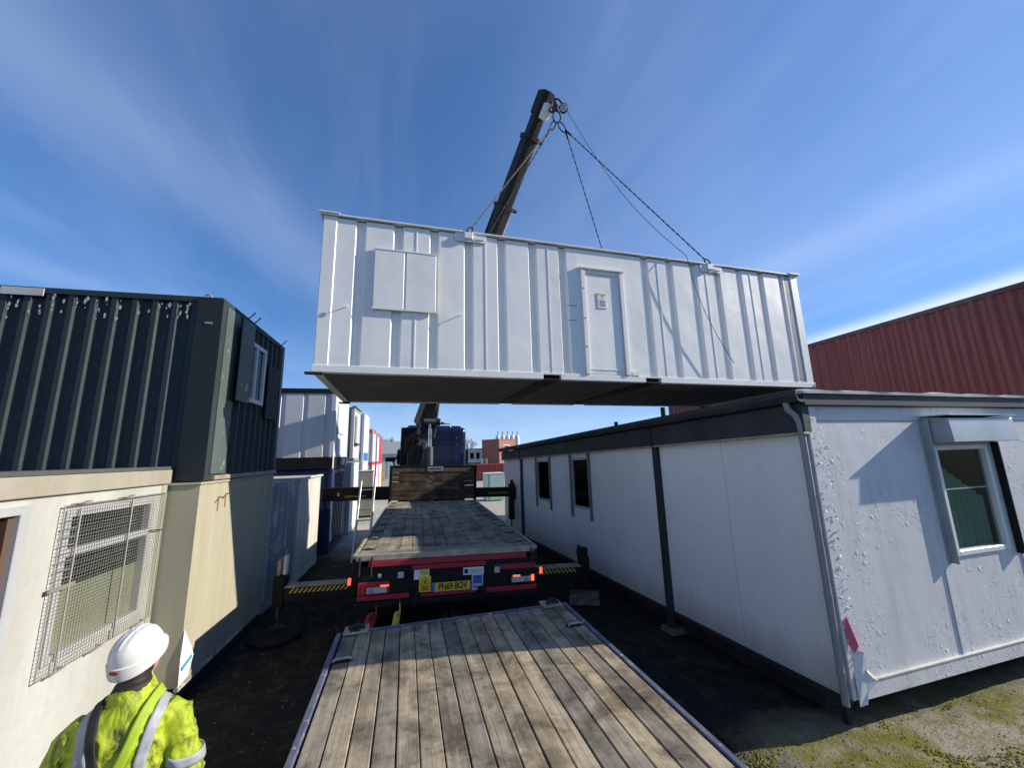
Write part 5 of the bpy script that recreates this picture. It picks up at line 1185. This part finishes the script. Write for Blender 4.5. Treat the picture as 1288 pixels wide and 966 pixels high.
# head
hb = MB(); ellip(hb, [(-.125, .025, .03, 0, .045), (-.115, .045, .055, 0, .035), (-.08, .064, .078, 0, .016), (-.03, .075, .095, 0, .005), (.03, .078, .1, 0, 0), (.08, .068, .088, 0, -.002), (.115, .035, .045, 0, -.005)], 18)
nb_ = len(bmb.v); bmb.v += [hp(v) for v in hb.v]; bmb.f += [tuple(i+nb_ for i in f) for f in hb.f]
bmb.tube([hp((0, .095, .005)), hp((0, .118, -.025)), hp((0, .10, -.04))], [.011, .016, .012], 8)
for s in (-1, 1):
    bmb.tube([hp((s*.078, -.005, -.035)), hp((s*.088, -.012, .0)), hp((s*.084, -.004, .022))], [.010, .015, .010], 8)
    bmb.tube([(s*.14, -.01, 1.395), (s*.192, -.012, 1.35), (s*.245, -.03, 1.22), (s*.282, -.045, 1.10), (s*.27, .04, 1.02), (s*.22, .17, .98), (s*.17, .25, .97)], [.072, .082, .075, .069, .066, .058, .05], 14)
    bmb.tube([(s*.17, .24, .97), (s*.14, .30, .975), (s*.12, .33, .98)], [.034, .038, .034], 10)
    for k in range(4):
        q = Vector((s*.105, .32, .955+k*.021)); bmb.tube([q, q+Vector((-s*.025, .045, .0)), q+Vector((-s*.06, .05, -.004)), q+Vector((-s*.075, .03, -.006))], [.0105, .010, .009, .008], 7)
    bmb.tube([(s*.145, .28, 1.005), (s*.12, .30, 1.035), (s*.09, .33, 1.04)], [.012, .011, .009], 7)
    bmb.tube([(s*.10, 0, .82), (s*.115, .0, .68), (s*.12, .015, .48), (s*.125, -.01, .28), (s*.125, -.015, .10)], [.115, .105, .082, .076, .07], 14)
    bmb.tube([(s*.125, -.05, .055), (s*.13, .06, .055), (s*.14, .17, .042)], [.052, .055, .042], 12)
    bmb.tube([(s*.125, -.02, .14), (s*.125, -.02, .05)], [.06, .06], 12)
tmp = bmb.build('body_tmp', None)
md = tmp.modifiers.new('r', 'REMESH'); md.mode = 'VOXEL'; md.voxel_size = .007; md.use_smooth_shade = True
ms = tmp.modifiers.new('s', 'SMOOTH'); ms.iterations = 3; ms.factor = .5
bpy.context.view_layer.update()
dg = bpy.context.evaluated_depsgraph_get()
bme = bpy.data.meshes.new_from_object(tmp.evaluated_get(dg)); bpy.data.objects.remove(tmp, do_unlink=True)
bme.name = 'body'; bme.materials.clear()
for mname in ('hivis', 'trousers', 'skin', 'hair', 'boots'): bme.materials.append(M[mname])
HTI = HT.to_3x3().inverted()
# folds in the jacket: push vertices along their normals
bme.calc_loop_triangles() if False else None
nrm = [v.normal.copy() for v in bme.vertices]
for i, v in enumerate(bme.vertices):
    c = v.co
    l = HTI @ (c-HC)
    hand = c.y > .225 and c.z < 1.2
    if c.z > .80 and not hand and not (l.z > -.145 and abs(l.x) < .12 and c.z > 1.53):
        f = mnoise.noise(Vector((c.x*9+3, c.y*9, c.z*15)))*.009+mnoise.noise(Vector((c.x*5, c.y*9, c.z*6+9)))*.008
        ridge = 1-abs(mnoise.noise(Vector((c.x*8+c.z*7, c.y*7, c.z*11-c.x*6))))*3.2
        ridge2 = 1-abs(mnoise.noise(Vector((c.x*15-c.z*9, c.y*12+4, c.z*16+c.x*9))))*3.5
        v.co = c+nrm[i]*(f+.012*max(0, ridge)**1.6+.002*max(0, ridge2)**1.5)
    elif .14 < c.z <= .80: v.co = c+nrm[i]*(.010*mnoise.noise(Vector((c.x*9, c.y*9, c.z*14))))
bm = bmesh.new(); bm.from_mesh(bme)
jv = [v for v in bm.verts if v.co.z > .8 and not (v.co.z > 1.54 and (HTI @ (v.co-HC)).z > -.13) and not (v.co.y > .22 and v.co.z < 1.2)]
for _ in range(3): bmesh.ops.smooth_vert(bm, verts=jv, factor=.5, use_axis_x=True, use_axis_y=True, use_axis_z=True)
bm.to_mesh(bme); bm.free()
for p in bme.polygons:
    c = p.center; l = HTI @ (c-HC)
    if c.z < .14: k = 4
    elif c.z < .78: k = 1
    elif c.y > .245 and c.z < 1.2: k = 2
    elif c.z > 1.53 and l.z > -.15 and (abs(l.x)**2+l.y**2) < .125**2 and (l.z > -.12 or c.z > 1.578): 
        k = 3 if (l.z > .045 or (l.y < .012 and l.z > -.13)) else 2
    else: k = 0
    p.material_index = k; p.use_smooth = True
body = obj('body', bme, None, pn)
bvh = BVHTree.FromPolygons([v.co.copy() for v in bme.vertices], [tuple(p.vertices) for p in bme.polygons])
def ribbon(path, width, mat, name, off=.006, n=26, par=None):
    P = [Vector(p) for p in path]; seg = [0]
    for i in range(1, len(P)): seg.append(seg[-1]+(P[i]-P[i-1]).length)
    S = []
    for k in range(n+1):
        t = seg[-1]*k/n; i = max(j for j in range(len(P)-1) if seg[j] <= t+1e-9); S.append(P[i].lerp(P[i+1], (t-seg[i])/(seg[i+1]-seg[i])))
    H = []
    for q in S:
        loc, nn, _, _ = bvh.find_nearest(q); H.append((loc, nn))
    for _ in range(4):
        H = [H[0]]+[((H[i-1][0]+H[i][0]*2+H[i+1][0])/4, (H[i-1][1]+H[i][1]*2+H[i+1][1]).normalized()) for i in range(1, n)]+[H[n]]
    mb = MB(); m_ = 4
    for i, (loc, nn) in enumerate(H):
        d = (H[min(i+1, n)][0]-H[max(i-1, 0)][0]).normalized(); side = d.cross(nn).normalized()
        for j in range(m_+1):
            q = loc+side*width*(j/m_-.5); l2, n2, _, _ = bvh.find_nearest(q); dq = (l2-q).dot(nn); mb.v.append(q+nn*(max(dq, -.012)+off))
    for i in range(n):
        for j in range(m_): a = i*(m_+1)+j; mb.f.append((a, a+1, a+m_+2, a+m_+1))
    o = mb.build(name, mat, pn if par is None else par, world=False, recalc=False, smooth=True)
    sm = o.modifiers.new('t', 'SOLIDIFY'); sm.thickness = .004; sm.offset = 1
    return o
# reflective braces and bands
for s in (-1, 1):
    ribbon([(s*.12, .16, 1.2), (s*.13, .13, 1.34), (s*.135, .03, 1.47), (s*.135, -.12, 1.40), (s*.125, -.20, 1.26), (s*.115, -.21, 1.1), (s*.115, -.21, .9)], .05, 'reflective', 'reflective_brace', .005, 40)
    ribbon([(s*.20, -.10, 1.18), (s*.27, -.12, 1.16), (s*.34, -.03, 1.15), (s*.30, .06, 1.16), (s*.22, .06, 1.175)], .05, 'reflective', 'sleeve_band', .005, 24)
ribbon([(-.27, 0, .95), (-.15, -.2, .95), (0, -.22, .95), (.15, -.2, .95), (.27, 0, .95)], .055, 'reflective', 'waist_band', .005, 30)
# harness
hn = ribbon([(-.09, .15, 1.28), (-.095, .04, 1.48), (-.09, -.10, 1.42), (-.07, -.2, 1.28), (-.01, -.21, 1.15), (.10, -.21, 1.02), (.2, -.14, .9)], .045, 'strap_black', 'harness_strap', .011, 44)
ribbon([(.09, .15, 1.28), (.085, .04, 1.48), (.075, -.10, 1.42), (.05, -.2, 1.28), (-.02, -.21, 1.15), (-.11, -.21, 1.02), (-.2, -.14, .9)], .045, 'strap_lime', 'harness_strap', .014, 44)
l0, n0, _, _ = bvh.find_nearest(Vector((-.01, -.25, 1.15)))
MB().box(-.055, .055, -.012, .004, -.04, .04).xf(lambda p: l0+n0*.02+p).build('harness_plate', 'strap_black', pn, world=False, bev=.006)
MB().tube([l0+n0*.035+Vector((.045*math.cos(t), -.004*math.sin(t), -.035+.05*math.sin(t))) for t in [k*.5236 for k in range(12)]], .006, 7, closed=True).build('harness_ring', 'galv', pn, world=False, smooth=True)
# helmet
hm = MB(); nseg, nr = 40, 12
for i in range(nr+1):
    th = (math.pi/2)*i/nr
    for k in range(nseg):
        a = 6.28318*k/nseg; rx, ry, h = .103, .125, .112
        r_ = math.cos(th)**.8
        z = math.sin(th)*h
        rd = 1+(.018*math.exp(-((math.cos(a)*r_*rx)/.012)**2) if False else 0)
        x, y = rx*math.cos(a)*r_, ry*math.sin(a)*r_-.005
        z += .007*sum(math.exp(-((x-c)/.007)**2) for c in (-.028, .0, .028))*min(1, th*2.2)
        hm.v.append(hp((x, y, z+.035)))
for i in range(nr):
    for k in range(nseg): hm.f.append((i*nseg+k, i*nseg+(k+1) % nseg, (i+1)*nseg+(k+1) % nseg, (i+1)*nseg+k))
# skirt and brim
b = len(hm.v)
for z, g, fr_ in ((.035, 1.0, 0), (.030, 1.06, .01), (-.002, 1.07, .05), (-.020, 1.05, .05), (-.020, 1.0, .03)):
    for k in range(nseg):
        a = 6.28318*k/nseg; f = max(0, math.sin(a))**2
        hm.v.append(hp((.103*g*math.cos(a), .125*g*math.sin(a)-.005+f*fr_*.5, z-(f*.004)+(.018*f if z < .02 else 0)-(.016*max(0, -math.sin(a)) if z < .02 else 0))))
for i in range(4):
    for k in range(nseg): hm.f.append((b+i*nseg+k, b+i*nseg+(k+1) % nseg, b+(i+1)*nseg+(k+1) % nseg, b+(i+1)*nseg+k))
hel = hm.build('helmet', 'helmet', pn, world=False, smooth=True)
MB().lathe([(0, 0), (.022, 0), (.020, .004), (0, .005)], (0, 0, 0), 14).xf(lambda p: hp((p.x*1.1-.0, -.139-p.z, p.y*.55+.02))).build('helmet_badge', 'red_badge', hel, world=False, smooth=True)
